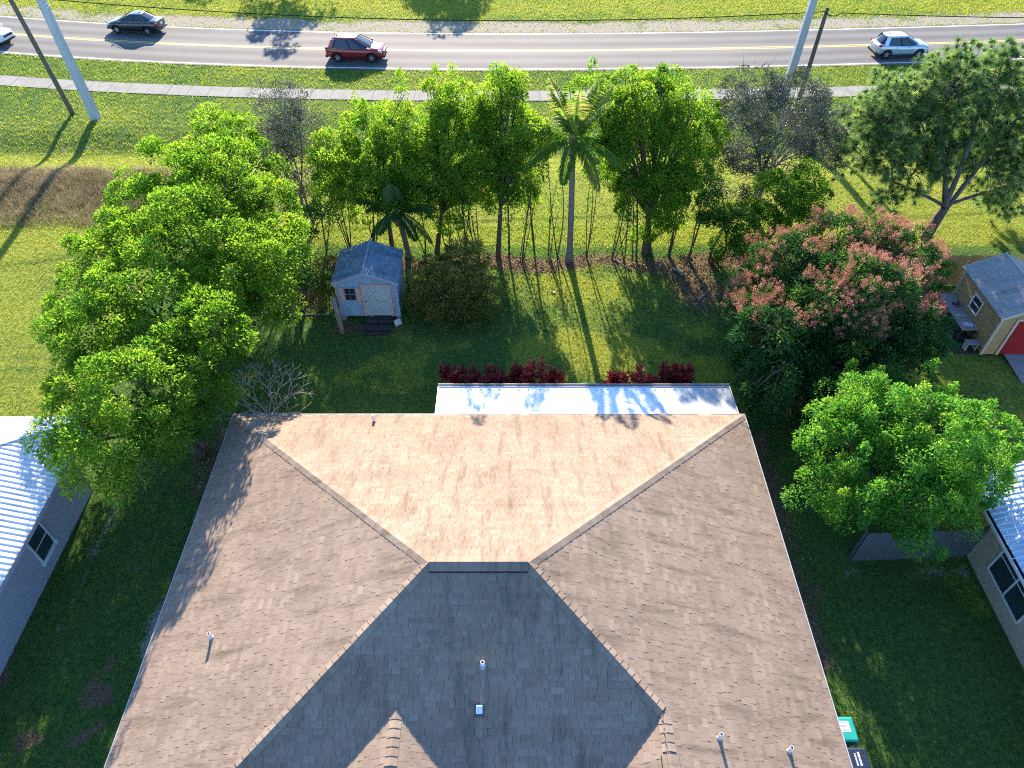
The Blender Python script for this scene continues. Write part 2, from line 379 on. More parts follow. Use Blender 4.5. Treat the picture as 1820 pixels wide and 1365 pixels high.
# road and markings
def strip(name, o0, o1, z, mat, x0=-150, x1=150, step=2.0, fy=road_y, thick=0):
    xs = np.arange(x0, x1 + step / 2, step); yc = fy(xs)
    V = np.concatenate([np.stack([xs, yc + o0, np.full_like(xs, z)], 1), np.stack([xs, yc + o1, np.full_like(xs, z)], 1)])
    n = len(xs); i = np.arange(n - 1); F = np.stack([i, i + 1, i + 1 + n, i + n], 1)
    m = np_mesh(name, V, F, MATS[mat]); uv = m.uv_layers.new(name='UVMap')
    vi = np.zeros(len(m.loops), np.int32); m.loops.foreach_get('vertex_index', vi)
    uv.data.foreach_set('uv', np.stack([V[vi, 0], V[vi, 1] - fy(V[vi, 0])], 1).astype(np.float32).ravel())
    return m
road = obj('road', strip('road', -3.95, 3.9, .025, 'asphalt')); tag(road, 'grey two lane asphalt road across the back', None, None, 'structure')
for nm, a, b, mt in (('edge_line', -3.68, -3.54, 'paint_white'), ('edge_line', 3.5, 3.64, 'paint_white'), ('centre_line', .07, .19, 'paint_yellow'), ('centre_line', -.19, -.07, 'paint_yellow')):
    obj(nm, strip(nm, a, b, .029, mt), road)
# sidewalk: slabs one by one
sw = obj('sidewalk', strip('sidewalk', -.86, .86, .02, 'dark_gap', fy=walk_y)); tag(sw, 'pale concrete sidewalk of square slabs along the road', None, None, 'structure')
x = -46.0
while x < 46:
    w = 1.5; ya, yb = float(walk_y(x)), float(walk_y(x + w)); g = .012; z0, z1 = -.02, .045 + rnd.uniform(-.008, .008)
    mb = MB(); c = [(x + g, ya - .82), (x + w - g, yb - .82), (x + w - g, yb + .82), (x + g, ya + .82)]
    mb.add([(a, b, z0) for a, b in c] + [(a, b, z1) for a, b in c], [(4, 5, 6, 7), (0, 1, 5, 4), (1, 2, 6, 5), (2, 3, 7, 6), (3, 0, 4, 7)])
    mb.build('slab', MATS['concrete_walk'], sw); x += w

# ------------------------------------------------------------------ main house
P_ = .43
EX0, EX1, EYB, EZ = -10.24, 8.55, 17.38, 2.75
RX0, RX1, RYc = -2.11, .42, 9.25
RZ = EZ + P_ * (EYB - RYc)
EYF = 2 * RYc - EYB
HX, HY = 3.59, 6.08                              # hip meets the front wing's ridge
HZ = EZ + P_ * (EX1 - HX)
house = empty('house', (-.8, 9, 0), 'big brown shingled hip roof house in the foreground', 'house')
HL = -Vector(house.location)
roof = empty('roof', (0, 0, 0), None, None); roof.parent = house; roof.location = HL
del_keys = None
cosP = 1 / math.sqrt(1 + P_ * P_)
TABS = []      # (verts6, tone)
def shingle_plane(O, u, up, a, b, tmax, expo=.145, seed=0, wmul=1.0):
    """O point on eave; u along eave; up = unit upslope; a(t), b(t) limits of u at slope distance t"""
    r = random.Random(seed); O, u, up = Vector(O), Vector(u), Vector(up); n = u.cross(up).normalized()
    if n.z < 0: n = -n
    k = 0; t = 0.0
    while t < tmax - .02:
        t1 = min(t + expo, tmax); a0, b0, a1, b1 = a(t), b(t), a(t1), b(t1)
        p = min(a0, a1) - r.uniform(0, .3); drift = r.uniform(-.05, .05)
        while p < max(b0, b1):
            w = r.choice((.15, .18, .24, .30, .33)) * wmul; q = p + w
            l0, l1, u0, u1 = max(p, a0), min(q, b0), max(p, a1), min(q, b1)
            if l1 - l0 > .01 or u1 - u0 > .01:
                if l1 < l0: l0 = l1 = (l0 + l1) / 2
                if u1 < u0: u0 = u1 = (u0 + u1) / 2
                h = r.choice((.002, .002, .003, .003, .011)); up2 = min(t1 + .012, tmax)
                e = .006 if l1 - l0 > .05 else 0
                jl = r.uniform(-.006, .006)
                f = lambda uu, tt, hh: O + u * uu + up * tt + n * hh
                vs = [f(l0 + e / 2, t + jl, 0), f(l1 - e / 2, t + jl, 0), f(l1 - e / 2, t + jl, h), f(l0 + e / 2, t + jl, h), f(u1 - e / 2, up2, .0015), f(u0 + e / 2, up2, .0015)]
                tone = min(1, max(0, r.gauss(.5, .09) + drift + (.10 if h > .006 else 0)))
                TABS.append((vs, tone))
            p = q
        t = t1; k += 1
TF = [(3, 2, 4, 5), (0, 1, 2, 3), (0, 3, 5, 0), (1, 4, 2, 1)]
def tab_mesh(tabs, name, mat):
    V = np.array([[tuple(p) for p in t[0]] for t in tabs]).reshape(-1, 3)
    base = (np.arange(len(tabs)) * 6)[:, None, None]
    q = (np.array([(3, 2, 4), (3, 4, 5), (0, 1, 2), (0, 2, 3), (0, 3, 5), (1, 4, 2)])[None] + base).reshape(-1, 3)
    return np_mesh(name, V, q, MATS[mat], {'tone': np.repeat([t[1] for t in tabs], 6)})
ov = .06
runS = (EYB - RYc) / cosP; k45 = cosP
# rear slope
shingle_plane((0, EYB, EZ), (1, 0, 0), (0, -cosP, P_ * cosP), lambda t: EX0 + t * k45, lambda t: EX1 - t * k45, runS, seed=1)
# left slope (runs to the front of the house)
def la(t): return max(RYc - (EX0 * 0 + (RX0 - EX0) - t * k45), -40)
shingle_plane((EX0, 0, EZ), (0, 1, 0), (cosP, 0, P_ * cosP), lambda t: EYF + t * k45 * (RYc - EYF) / (RX0 - EX0), lambda t: EYB - t * k45 * (EYB - RYc) / (RX0 - EX0), (RX0 - EX0) / cosP, seed=2)
# right slope, continuous with the front wing
tw = (EX1 - HX) / cosP
shingle_plane((EX1, 0, EZ), (0, 1, 0), (-cosP, 0, P_ * cosP),
              lambda t: -4.0 if t < tw else HY + (t - tw) * k45 * (RYc - HY) / (HX - RX1),
              lambda t: EYB - t * k45 * (EYB - RYc) / (EX1 - RX1), (EX1 - RX1) / cosP, seed=3)
# front slope
shingle_plane((0, EYF, EZ), (1, 0, 0), (0, cosP, P_ * cosP), lambda t: EX0 + t * k45 * (RX0 - EX0) / (RYc - EYF),
              lambda t: EX1 - t * k45 if t * k45 > HY - EYF else HX - (HY - EYF - t * k45) + .06, runS, seed=4)
# front wing's left slope
WX0 = 2 * HX - EX1
def wing_b(t):   # stops a little behind the valley with the front slope
    z = EZ + t * P_ * cosP; return RYc - (RZ - z) / P_ + .05
shingle_plane((WX0, 0, EZ), (0, 1, 0), (cosP, 0, P_ * cosP), lambda t: -4.0, wing_b, tw, seed=5)
# small front gable
GXc, GYc = -2.73, 6.17; GZc = RZ - P_ * (RYc - GYc); gh = 2.4
for sgn, sd_ in ((-1, 6), (1, 7)):
    gz0 = GZc - P_ * gh
    shingle_plane((GXc + sgn * gh, 0, gz0), (0, 1, 0), (-sgn * cosP, 0, P_ * cosP), lambda t: 1.4,
                  lambda t: RYc - (RZ - (gz0 + t * P_ * cosP)) / P_ + .04, gh / cosP, seed=sd_)
# deck under the shingles + soffit
dk = MB()
def poly(pts, off=-.012):
    pts = [Vector(p) for p in pts]; n = (pts[1] - pts[0]).cross(pts[2] - pts[0]).normalized()
    if n.z < 0: n = -n
    dk.add([p + n * off for p in pts], [tuple(range(len(pts)))])
poly([(EX0, EYB, EZ), (EX1, EYB, EZ), (RX1, RYc, RZ), (RX0, RYc, RZ)]); poly([(EX0, EYF, EZ), (EX0, EYB, EZ), (RX0, RYc, RZ)])
poly([(EX1, EYB, EZ), (RX1, RYc, RZ), (HX, HY, HZ), (HX, -4, HZ), (EX1, -4, EZ)]); poly([(EX0, EYF, EZ), (HX - (HY - EYF), EYF, EZ), (HX, HY, HZ), (RX1, RYc, RZ), (RX0, RYc, RZ)])
poly([(WX0, -4, EZ), (HX, -4, HZ), (HX, HY, HZ), (WX0, EYF, EZ)])
dk.build('deck', MATS['dark_gap'], roof)
# choose the shingles that show largest as single objects
CAMV = Vector((0, 0, 22.3)); ct, st_ = math.cos(R(45.9)), math.sin(R(45.9))
def shows(p):
    d = p.y * ct + (22.3 - p.z) * st_; up = p.y * st_ - (22.3 - p.z) * ct
    return abs(p.x / d) < .70 and abs(up / d) < .525
order = sorted((i for i, t in enumerate(TABS) if shows(t[0][3]) and shows(t[0][4])
                and not (t[0][3].z < GZc - P_ * abs(t[0][3].x - GXc) - .05 and abs(t[0][3].x - GXc) < gh)
                and not (t[0][3].x > HX - (HZ - t[0][3].z) / P_ + .1 and t[0][3].y < HY and abs(t[0][3].z - (RZ - P_ * (RYc - t[0][3].y))) < .05)),
               key=lambda i: (TABS[i][0][3] - CAMV).length)
near = set(order[:290])
for i in order[:290]:
    obj('shingle', tab_mesh([TABS[i]], 'shingle', 'roof_shingle'), roof)
tag(obj('shingles', tab_mesh([t for i, t in enumerate(TABS) if i not in near], 'shingles', 'roof_shingle'), roof), kind='stuff')
# hip and ridge caps
def caps(A, B, d1, d2, expo=.2, wd=.16, skip=0.0, seed=0):
    """A top, B bottom; d1,d2 unit directions in the two planes away from the line"""
    r = random.Random(seed); A, B = Vector(A), Vector(B); ax = (B - A); L = ax.length - .22; ax.normalize(); d1, d2 = Vector(d1), Vector(d2)
    n = (d1 + d2); n = (-n).normalized() if (-n).z > 0 else n.normalized()
    if abs(n.z) < .3: n = Vector((0, 0, 1))
    def one(tone):
        V = []; e2 = expo + .02
        for s0, hgt in ((0, .008), (e2, .022)):
            for d, w in ((d1, wd), (None, 0), (d2, wd)):
                base = ax * s0 + (d * w if d else Vector((0, 0, 0)))
                V.append(base + n * (hgt + (0 if d else .012))); 
        lowb = [ax * e2 + d1 * wd + n * .004, ax * e2 + n * .006, ax * e2 + d2 * wd + n * .004]
        sideb = [d1 * wd + n * .002, d2 * wd + n * .002]
        V += lowb + sideb
        Fq = [(0, 3, 4, 1), (1, 4, 5, 2), (3, 6, 7, 4), (4, 7, 8, 5), (0, 9, 6, 3), (2, 5, 8, 10)]
        return np_mesh('ridge_cap', np.array([tuple(v) for v in V]), np.array(Fq), MATS['roof_shingle'], {'tone': np.full(6, tone)})
    pool = [one(t) for t in (.4, .55, .68, .8)]
    s = skip
    while s < L:
        p = A + ax * s
        if p.y > -4 and shows(p + Vector((0, .15, 0))):
            obj('ridge_cap', r.choice(pool), roof, p)
        s += expo
def inplane(ax, n):   # unit vector in plane with normal n, perpendicular to ax, pointing down
    d = Vector(ax).normalized().cross(Vector(n)); d.normalize(); return d if d.z < 0 else -d
nR, nL, nB, nF = (Vector((P_, 0, 1)).normalized(), Vector((-P_, 0, 1)).normalized(), Vector((0, P_, 1)).normalized(), Vector((0, -P_, 1)).normalized())
def hip(A, B, n1, n2, **kw):
    ax = Vector(B) - Vector(A); caps(A, B, inplane(ax, n1), inplane(ax, n2), **kw)
hip((RX0, RYc, RZ), (EX0, EYB, EZ), nL, nB, seed=1); hip((RX1, RYc, RZ), (EX1, EYB, EZ), nR, nB, seed=2)
hip((RX0, RYc, RZ), (EX0, EYF, EZ), nL, nF, seed=3); hip((RX1, RYc, RZ), (HX, HY, HZ), nR, nF, seed=4)
hip((HX, HY, HZ), (HX, 5.2, HZ), nR, nL, seed=5, skip=.02, wd=.17); hip((GXc, GYc - .02, GZc), (GXc, 2, GZc), nR, nL, seed=6)
# ridge vents: raised strips; wider black strip below paints slot and cap-edge shadow
def ridge_vent(A, B, n1, n2, wd=.19):
    A, B = Vector(A), Vector(B); ax = B - A; d1, d2 = inplane(ax, n1), inplane(ax, n2); up = Vector((0, 0, 1)); 
    v = MB(); cap_h = .055
    def prof(h, w): return [d1 * w + n1 * h, up * (h + .012), d2 * w + n2 * h]
    T0 = [A + q for q in prof(cap_h, wd)]; T1 = [B + q for q in prof(cap_h, wd)]; U0 = [A + q for q in prof(cap_h - .02, wd)]; U1 = [B + q for q in prof(cap_h - .02, wd)]
    V = T0 + T1 + U0 + U1
    v.add(V, [(0, 3, 4, 1), (1, 4, 5, 2), (6, 7, 10, 9), (7, 8, 11, 10), (0, 6, 9, 3), (2, 5, 11, 8), (0, 1, 7, 6), (1, 2, 8, 7), (3, 9, 10, 4), (4, 10, 11, 5)])
    m = v.mesh('ridge_vent', MATS['roof_shingle']); m.attributes.new('tone', 'FLOAT', 'FACE').data.foreach_set('value', [.55] * len(m.polygons))
    o = obj('ridge_vent', m, roof)
    b = MB(); T0 = [A + q for q in prof(.022, wd + .03)]; T1 = [B + q for q in prof(.022, wd + .03)]; U0 = [A + q for q in prof(-.01, wd + .03)]; U1 = [B + q for q in prof(-.01, wd + .03)]
    b.add(T0 + T1 + U0 + U1, [(0, 3, 4, 1), (1, 4, 5, 2), (0, 6, 9, 3), (2, 5, 11, 8), (0, 1, 7, 6), (1, 2, 8, 7)]); b.build('vent_slot_shade', MATS['black'], roof)
ridge_vent((RX0 + .02, RYc, RZ), (RX1 - .02, RYc, RZ), nB, nF, .21)
ridge_vent((HX, 5.17, HZ), (HX, -4, HZ), nR, nL)
# eave trim
tr = MB()
for lo, hi in (((EX0 - .03, EYB + .004, EZ - .17), (EX1 + .03, EYB + .03, EZ + .012)), ((EX0 - .03, EYF, EZ - .17), (EX0 - .004, EYB + .002, EZ + .012)), ((EX1 + .004, -4, EZ - .17), (EX1 + .03, EYB + .002, EZ + .012))):
    tr.span(lo, hi)
tr.build('fascia', MATS['drip_edge'], roof)
MB().span((EX0 + .01, EYF + .02, EZ - .16), (EX1 - .01, EYB - .01, EZ - .13)).span((WX0 + .01, -3.98, EZ - .16), (EX1 - .01, EYF - .01, EZ - .13)).build('soffit', MATS['white_trim'], roof)
MB().span((EX0 + .6, EYF + .6, 0), (EX1 - .6, EYB - .6, EZ - .17)).span((WX0 + .6, -3.4, 0), (EX1 - .602, EYF + .58, EZ - .172)).span((GXc - gh + .3, 1.7, EZ - .1), (GXc + gh - .3, 3.4, GZc - P_ * gh + .02)).build('wall', MATS['stucco_cream'], house)
# plumbing vents
def pipe(p, h=.34, r=.045, n=None):
    p = Vector(p); mb = MB(); mb.tube([p - Vector((0, 0, .05)), p + Vector((0, 0, h))], r, 12)
    o = mb.build('vent_pipe', MATS['pvc'], house, smooth=False)
    m2 = MB(); m2.tube([p + Vector((0, 0, h - .02)), p + Vector((0, 0, h + .004))], r * .72, 10); m2.build('pipe_mouth', MATS['black'], o)
    m3 = MB(); m3.tube([p + Vector((0, 0, -.06)), p + Vector((0, 0, .06))], [r * 2.1, r * 1.25], 12); m3.build('flashing', MATS['drip_edge'], o)
for (x, y, pl) in ((4.92, 5.7, 'R'), (6.79, 5.65, 'R'), (-8.15, 8.46, 'L'), (-4.97, 16.82, 'B'), (-.705, 7.03, 'F')):
    z = {'R': EZ + P_ * (EX1 - x), 'L': EZ + P_ * (x - EX0), 'B': EZ + P_ * (EYB - y), 'F': RZ - P_ * (RYc - y)}[pl]
    pipe((x, y, z), .3 if pl != 'F' else .22, .045 if pl != 'F' else .05)
z = RZ - P_ * (RYc - 6.12); mb = MB(); rot = Matrix.Rotation(math.atan(P_), 3, 'X')
mb.box((-.77, 6.12, z + .09), (.16, .2, .14), rot, .85); o = mb.build('roof_vent', MATS['pvc'], house, bevel=.01)
MB().box((-.77, 6.12, z + .012), (.24, .28, .012), rot).build('flashing', MATS['wood_grey'], o)

# patio roof of flat metal panels
pat = empty('patio_roof', (2.75, 18.3, 0), 'long flat white metal patio roof along the rear eave', 'patio roof')
PX0, PX1, PY0, PY1 = -2.8, 8.33, 17.42, 18.93; np_ = 9; pw = (PX1 - PX0) / np_
for i in range(np_):
    x0 = PX0 + i * pw; mb = MB(); zz = .004 * (i % 2)
    a, b = 2.70 + zz, 2.60 + zz
    mb.add([(x0, PY0, a - .08), (x0 + pw - .004, PY0, a - .08), (x0 + pw - .004, PY1, b - .08), (x0, PY1, b - .08), (x0, PY0, a), (x0 + pw - .004, PY0, a), (x0 + pw - .004, PY1, b), (x0, PY1, b)],
           [(0, 3, 2, 1), (4, 5, 6, 7), (0, 1, 5, 4), (1, 2, 6, 5), (2, 3, 7, 6), (3, 0, 4, 7)])
    pn = mb.build('roof_panel', MATS['patio_panel'], pat)
    if i in (2, 3, 4, 6): continue
gt = MB(); gt.span((PX0 - .05, PY1 + .0, 2.48), (PX1 + .05, PY1 + .015, 2.64)); gt.span((PX0 - .05, PY1 + .11, 2.48), (PX1 + .05, PY1 + .125, 2.655)); gt.span((PX0 - .05, PY1 + .015, 2.48), (PX1 + .05, PY1 + .11, 2.49))
gt.build('gutter', MATS['drip_edge'], pat)
ed = MB()
for xx in (PX0 - .045, PX1 + .005):
    ed.add([(xx, PY0, 2.58), (xx + .04, PY0, 2.58), (xx + .04, PY1 - .003, 2.48), (xx, PY1 - .003, 2.48), (xx, PY0, 2.745), (xx + .04, PY0, 2.745), (xx + .04, PY1 - .003, 2.645), (xx, PY1 - .003, 2.645)],
           [(0, 3, 2, 1), (4, 5, 6, 7), (0, 1, 5, 4), (1, 2, 6, 5), (2, 3, 7, 6), (3, 0, 4, 7)])
ed.build('edge_trim', MATS['drip_edge'], pat)
sc = MB(); rr = random.Random(3)
for i in range(30):
    xx = PX0 + .12 + i * .37 + rr.uniform(-.04, .04); sc.box((xx, PY1 - .14, 2.625), (.09, .05, .02))
for i in range(5): sc.box((PX0 + .14, PY0 + .25 + i * .26, 2.69 - .017 * i), (.06, .1, .02))
sc.build('fastener_plates', MATS['metal_blue'], pat)
for xx in (PX0 + .15, .9, 4.6, PX1 - .15):
    MB().box((xx, PY1 - .12, 1.26), (.09, .09, 2.5)).build('post', MATS['white_trim'], pat)
MB().span((PX0, PY0, 0.0), (PX1, PY1, .06)).build('patio_slab', MATS['concrete_walk'], pat)

# wheeled bins beside the right eave
def bin_(loc, lidmat, bodymat, label, marks):
    r = empty('wheeled_bin', loc, label, 'bin', 'wheeled bins beside the house')
    b = MB(); b.box((0, 0, .52), (.50, .56, .92), None, 1.14); b.build('body', MATS[bodymat], r, (0, 0, 0), bevel=.03)
    l = MB(); l.box((0, .0, 1.035), (.66, .70, .07), None, .9); lo = l.build('lid', MATS[lidmat], r, (0, 0, 0), bevel=.035)
    h = MB(); h.tube([(-.25, -.38, 1.0), (.25, -.38, 1.0)], .018, 8); h.build('handle', MATS[bodymat], r, (0, 0, 0))
    for sx in (-1, 1):
        t = MB(); t.tube([(sx * .24, -.24, .1), (sx * .31, -.24, .1)], .1, 14); t.build('wheel', MATS['tyre'], r, (0, 0, 0))
    marks(lo)
    return r
def marks_green(lo):
    MB().box((-.02, .06, 1.0725), (.36, .30, .004)).build('sticker', MATS['sticker'], lo, (0, 0, 0))
    k = MB(); r = random.Random(5)
    for i in range(7):
        k.box((-.02 + r.uniform(-.03, .03), -.05 + i * .036, 1.0752), (r.uniform(.16, .28), .011, .001))
    k.build('sticker_print', MATS['ink'], lo, (0, 0, 0))
def marks_navy(lo):
    k = MB(); r = random.Random(6)
    for cx, hh in ((.06, .06), (-.04, .045)):
        y = -.12
        while y < .2:
            w = r.choice((.018, .024, .03)); k.box((cx, y, 1.0725), (hh, w, .003)); y += w + .012
    k.build('lettering', MATS['sticker'], lo, (0, 0, 0))
    k = MB(); k.box((.2, .22, 1.072), (.06, .1, .004)); k.box((.2, -.22, 1.072), (.06, .1, .004)); k.build('lid_recess', MATS['black'], lo, (0, 0, 0))
bin_((9.42, 6.98, 0), 'bin_teal', 'bin_navy', 'wheeled bin with teal lid and white sticker beside the eave', marks_green)
bin_((9.52, 6.16, 0), 'bin_navy', 'bin_navy', 'navy wheeled bin with white lettering, nearest the bottom edge', marks_navy)

# ------------------------------------------------------------------ neighbours
def corrugated(O, u, up, a, b, tmax, mat, name, parent, pitch=.19, h=.022, steps=1):
    """ribs run up the slope; strips clipped to [a(t), b(t)] at both ends"""
    O, u, up = Vector(O), Vector(u), Vector(up); n = u.cross(up).normalized(); n = -n if n.z < 0 else n
    mb = MB(); ua, ub = min(a(0), a(tmax)), max(b(0), b(tmax)); x = ua
    prof = [(0, 0), (.5, 0), (.62, 1), (.86, 1), (1, 0)]
    def tlim(uu):   # highest t for which a(t)<=uu<=b(t)
        lo, hi = 0.0, tmax
        if a(hi) <= uu <= b(hi): return hi
        for _ in range(24):
            m = (lo + hi) / 2
            if a(m) <= uu <= b(m): lo = m
            else: hi = m
        return lo
    while x < ub:
        for (p, q), (p2, q2) in zip(prof[:-1], prof[1:]):
            x0, x1 = x + p * pitch, min(x + p2 * pitch, ub)
            if x1 <= x0 + 1e-6: continue
            t0, t1 = tlim(x0), tlim(x1)
            mb.add([O + u * x0 + n * (q * h), O + u * x1 + n * (q2 * h), O + u * x1 + up * t1 + n * (q2 * h), O + u * x0 + up * t0 + n * (q * h)], [(0, 1, 2, 3)])
        x += pitch
    o = mb.build(name, MATS[mat], parent); return o
# left neighbour
lh = empty('neighbour_house', (-20, 10, 0), 'blue grey stucco house with white ribbed metal roof at the left edge', 'house', 'neighbouring houses')
lx, ly, lz, lp = -15.5, 17.4, 2.6, .40; lc = 1 / math.sqrt(1 + lp * lp); half = 5.0
lrf = empty('roof', (0, 0, 0), None, None); lrf.parent = lh; lrf.location = -Vector(lh.location)
corrugated((lx, 0, lz), (0, 1, 0), (-lc, 0, lp * lc), lambda t: -4, lambda t: ly - t * lc, half / lc, 'metal_white', 'ribbed_sheet', lrf, .2, .026)
corrugated((0, ly, lz), (1, 0, 0), (0, -lc, lp * lc), lambda t: lx - 2 * half + t * lc, lambda t: lx - t * lc, half / lc, 'metal_white', 'ribbed_sheet', lrf, .2, .012)
corrugated((lx - 2 * half, 0, lz), (0, 1, 0), (lc, 0, lp * lc), lambda t: -4, lambda t: ly - t * lc, half / lc, 'metal_white', 'ribbed_sheet', lrf, .2, .026)
hc = MB(); hc.tube([(lx, ly, lz + .03), (lx - half, ly - half, lz + lp * half + .03)], .035, 6); hc.tube([(lx - half, ly - half, lz + lp * half + .03), (lx - half, -4, lz + lp * half + .03)], .045, 6)
hc.build('hip_flashing', MATS['metal_white'], lrf)
MB().span((lx - .002, -4, lz - .17), (lx + .02, ly, lz - .005)).span((lx - 2 * half, ly - .002, lz - .17), (lx - .004, ly + .02, lz - .005)).build('fascia', MATS['stucco_grey'], lrf)
MB().span((lx - 2 * half + .02, -4, lz - .16), (lx - .01, ly - .01, lz - .14)).build('soffit', MATS['stucco_grey'], lrf)
MB().span((-25, -3.5, 0), (-16.0, 16.0, lz - .17)).build('wall', MATS['stucco_grey'], lh)
def window_x(parent, X, y0, y1, z0, z1, side, split=None, hsplit=None, fr=.05, glass='glass_screen', deep=.03):
    """window in a wall facing +-X"""
    s = side; root = MB()
    for lo, hi in (((y0 - fr, z0 - fr), (y1 + fr, z0)), ((y0 - fr, z1), (y1 + fr, z1 + fr)), ((y0 - fr, z0 + .001), (y0, z1 - .001)), ((y1, z0 + .001), (y1 + fr, z1 - .001))):
        root.span((min(X, X + s * .05), lo[0], lo[1]), (max(X, X + s * .05), hi[0], hi[1]))
    w = root.build('window', MATS['white_trim'], parent)
    ys = [y0] + (split or []) + [y1]; zs = [z0] + (hsplit or []) + [z1]
    for ya, yb in zip(ys[:-1], ys[1:]):
        for za, zb in zip(zs[:-1], zs[1:]):
            MB().span((min(X + s * .004, X + s * .02), ya + .015, za + .015), (max(X + s * .004, X + s * .02), yb - .015, zb - .015)).build('pane', MATS[glass], w)
    bars = MB()
    for yy in (split or []): bars.span((min(X + s * .003, X + s * .04), yy - .03, z0), (max(X + s * .003, X + s * .04), yy + .03, z1))
    for zz in (hsplit or []): bars.span((min(X + s * .003, X + s * .035), y0, zz - .02), (max(X + s * .003, X + s * .035), y1, zz + .02))
    if bars.v: bars.build('mullion', MATS['white_trim'], w)
    return w
wl = window_x(lh, -16.0, 12.5, 13.3, .68, 1.85, 1, None, [1.28])
MB().span((-16.0, 12.38, .58), (-15.9, 13.42, .625)).build('sill', MATS['white_trim'], wl)
# right neighbour
rh = empty('neighbour_house', (20.5, 8, 0), 'tan stucco house with blue metal roof at the right edge', 'house', 'neighbouring houses')
rx, ry, rz = 15.7, 13.35, 2.6; rc = lc
rrf = empty('roof', (0, 0, 0), None, None); rrf.parent = rh; rrf.location = -Vector(rh.location)
corrugated((rx, 0, rz), (0, 1, 0), (rc, 0, lp * rc), lambda t: -4, lambda t: ry + .28 * t, 5.0 / rc, 'metal_blue', 'ribbed_sheet', rrf, .2, .024)
corrugated((rx + 10, 0, rz), (0, 1, 0), (-rc, 0, lp * rc), lambda t: -4, lambda t: ry + .28 * t, 5.0 / rc, 'metal_blue', 'ribbed_sheet', rrf, .2, .024)
g2 = MB(); g2.span((rx - .13, -4, rz - .12), (rx - .115, ry - .05, rz + .0)); g2.span((rx - .115, -4, rz - .12), (rx - .01, ry - .05, rz - .11))
for k in range(8): g2.span((rx - .115, 1.0 + k * 1.5, rz - .02), (rx - .005, 1.03 + k * 1.5, rz - .01))
g2.build('gutter', MATS['white_trim'], rrf)
MB().span((rx + .005, -4, rz - .17), (rx + .025, ry - .02, rz - .01)).build('fascia', MATS['black'], rrf)
wm = MB(); wm.span((16.1, -3.5, 0), (25.3, 13.15, rz - .02)); wm.add([(16.1, 13.14, rz - .03), (25.3, 13.14, rz - .03), (20.7, 13.14, rz + 1.75)], [(0, 1, 2)])
wm.build('wall', MATS['stucco_tan'], rh)
window_x(rh, 16.1, 10.3, 12.2, .78, 2.05, -1, [11.22], [1.66], .055)

# ------------------------------------------------------------------ fences: every board its own
def fence(name, label, A, B, h, mat, bw=.14, gap=.008, face=-1, lean=0):
    A, B = Vector(A), Vector(B); ax = (B - A); L = ax.length; ax.normalize(); pr = Vector((-ax.y, ax.x, 0)) * face
    root = empty(name, tuple(A), label, 'fence'); r = random.Random(len(label)); ang = math.atan2(ax.y, ax.x); rot = Matrix.Rotation(ang, 3, 'Z')
    pool = [MB().box((0, 0, h / 2), (bw - gap, .018, h)).mesh('board', MATS[mat]) for h in (h - .03, h, h + .015)]
    n = int(L / bw)
    for i in range(n):
        o = obj('board', r.choice(pool), root, ax * ((i + .5) * bw) + pr * (.03 + r.uniform(0, .006)) + Vector((0, 0, .03))); o.rotation_euler = (0, r.uniform(-.012, .012), ang)
    for zz in (.35, h * .55, h - .2):
        MB().box(ax * (L / 2) + Vector((0, 0, zz)), (L, .038, .085), rot).build('rail', MATS[mat], root, (0, 0, 0))
    for i in range(int(L / 2.4) + 2):
        MB().box(ax * min(L, i * 2.4) - pr * .07 + Vector((0, 0, (h + .05) / 2)), (.09, .09, h + .05), rot).build('post', MATS[mat], root, (0, 0, 0))
    return root
fence('wood_fence', 'weathered grey board fence under the green tree beside the tan house', (11.9, 12.95, 0), (16.08, 13.12, 0), 1.75, 'wood_grey', face=-1)
fence('wood_fence', 'tan cedar board fence behind the brown shed', (16.5, 28.6, 0), (31.0, 28.6, 0), 1.8, 'wood_tan', face=-1)

# ------------------------------------------------------------------ blue shed
def gable_roof(mbdeck, x0, x1, y0, y1, ze, zr, seed, parent, mat, over=.0, th=.05):
    """ridge along Y at mid x"""
    global TABS
    xm = (x0 + x1) / 2; p = (zr - ze) / (xm - x0); c = 1 / math.sqrt(1 + p * p)
    keep = TABS; TABS = []
    shingle_plane((x0, 0, ze), (0, 1, 0), (c, 0, p * c), lambda t: y0, lambda t: y1, (xm - x0) / c, .15, seed, 1.0)
    shingle_plane((x1, 0, ze), (0, 1, 0), (-c, 0, p * c), lambda t: y0, lambda t: y1, (xm - x0) / c, .15, seed + 1, 1.0)
    tabs = TABS; TABS = keep
    dkm = MB().add([(x0, y0, ze - .01), (x1, y0, ze - .01), (xm, y0, zr - .01), (x0, y1, ze - .01), (x1, y1, ze - .01), (xm, y1, zr - .01), (x0, y0, ze - th), (x1, y0, ze - th), (xm, y0, zr - th), (x0, y1, ze - th), (x1, y1, ze - th), (xm, y1, zr - th)],
                    [(0, 2, 5, 3), (2, 1, 4, 5), (6, 9, 11, 8), (8, 11, 10, 7), (0, 6, 8, 2), (2, 8, 7, 1), (3, 5, 11, 9), (5, 4, 10, 11), (0, 3, 9, 6), (1, 7, 10, 4)])
    r = dkm.build('roof', MATS['shed_trim_grey'], parent)
    tag(obj('shingles', tab_mesh(tabs, 'shingles', mat), r), kind='stuff')
    return r
bs = empty('garden_shed', (-6.7, 26, 0), 'pale blue shed with pink shutters and blue shingle roof in the backyard', 'shed', 'garden sheds')
bx0, bx1, by0, by1, bz0, bze, bzr = -8.1, -5.3, 25.85, 28.2, .32, 2.32, 2.9; bxm = (bx0 + bx1) / 2
rfb = gable_roof(None, bx0 - .14, bx1 + .1, by0 - .1, by1 + .1, bze, bzr, 40, bs, 'shed_shingle_blue')
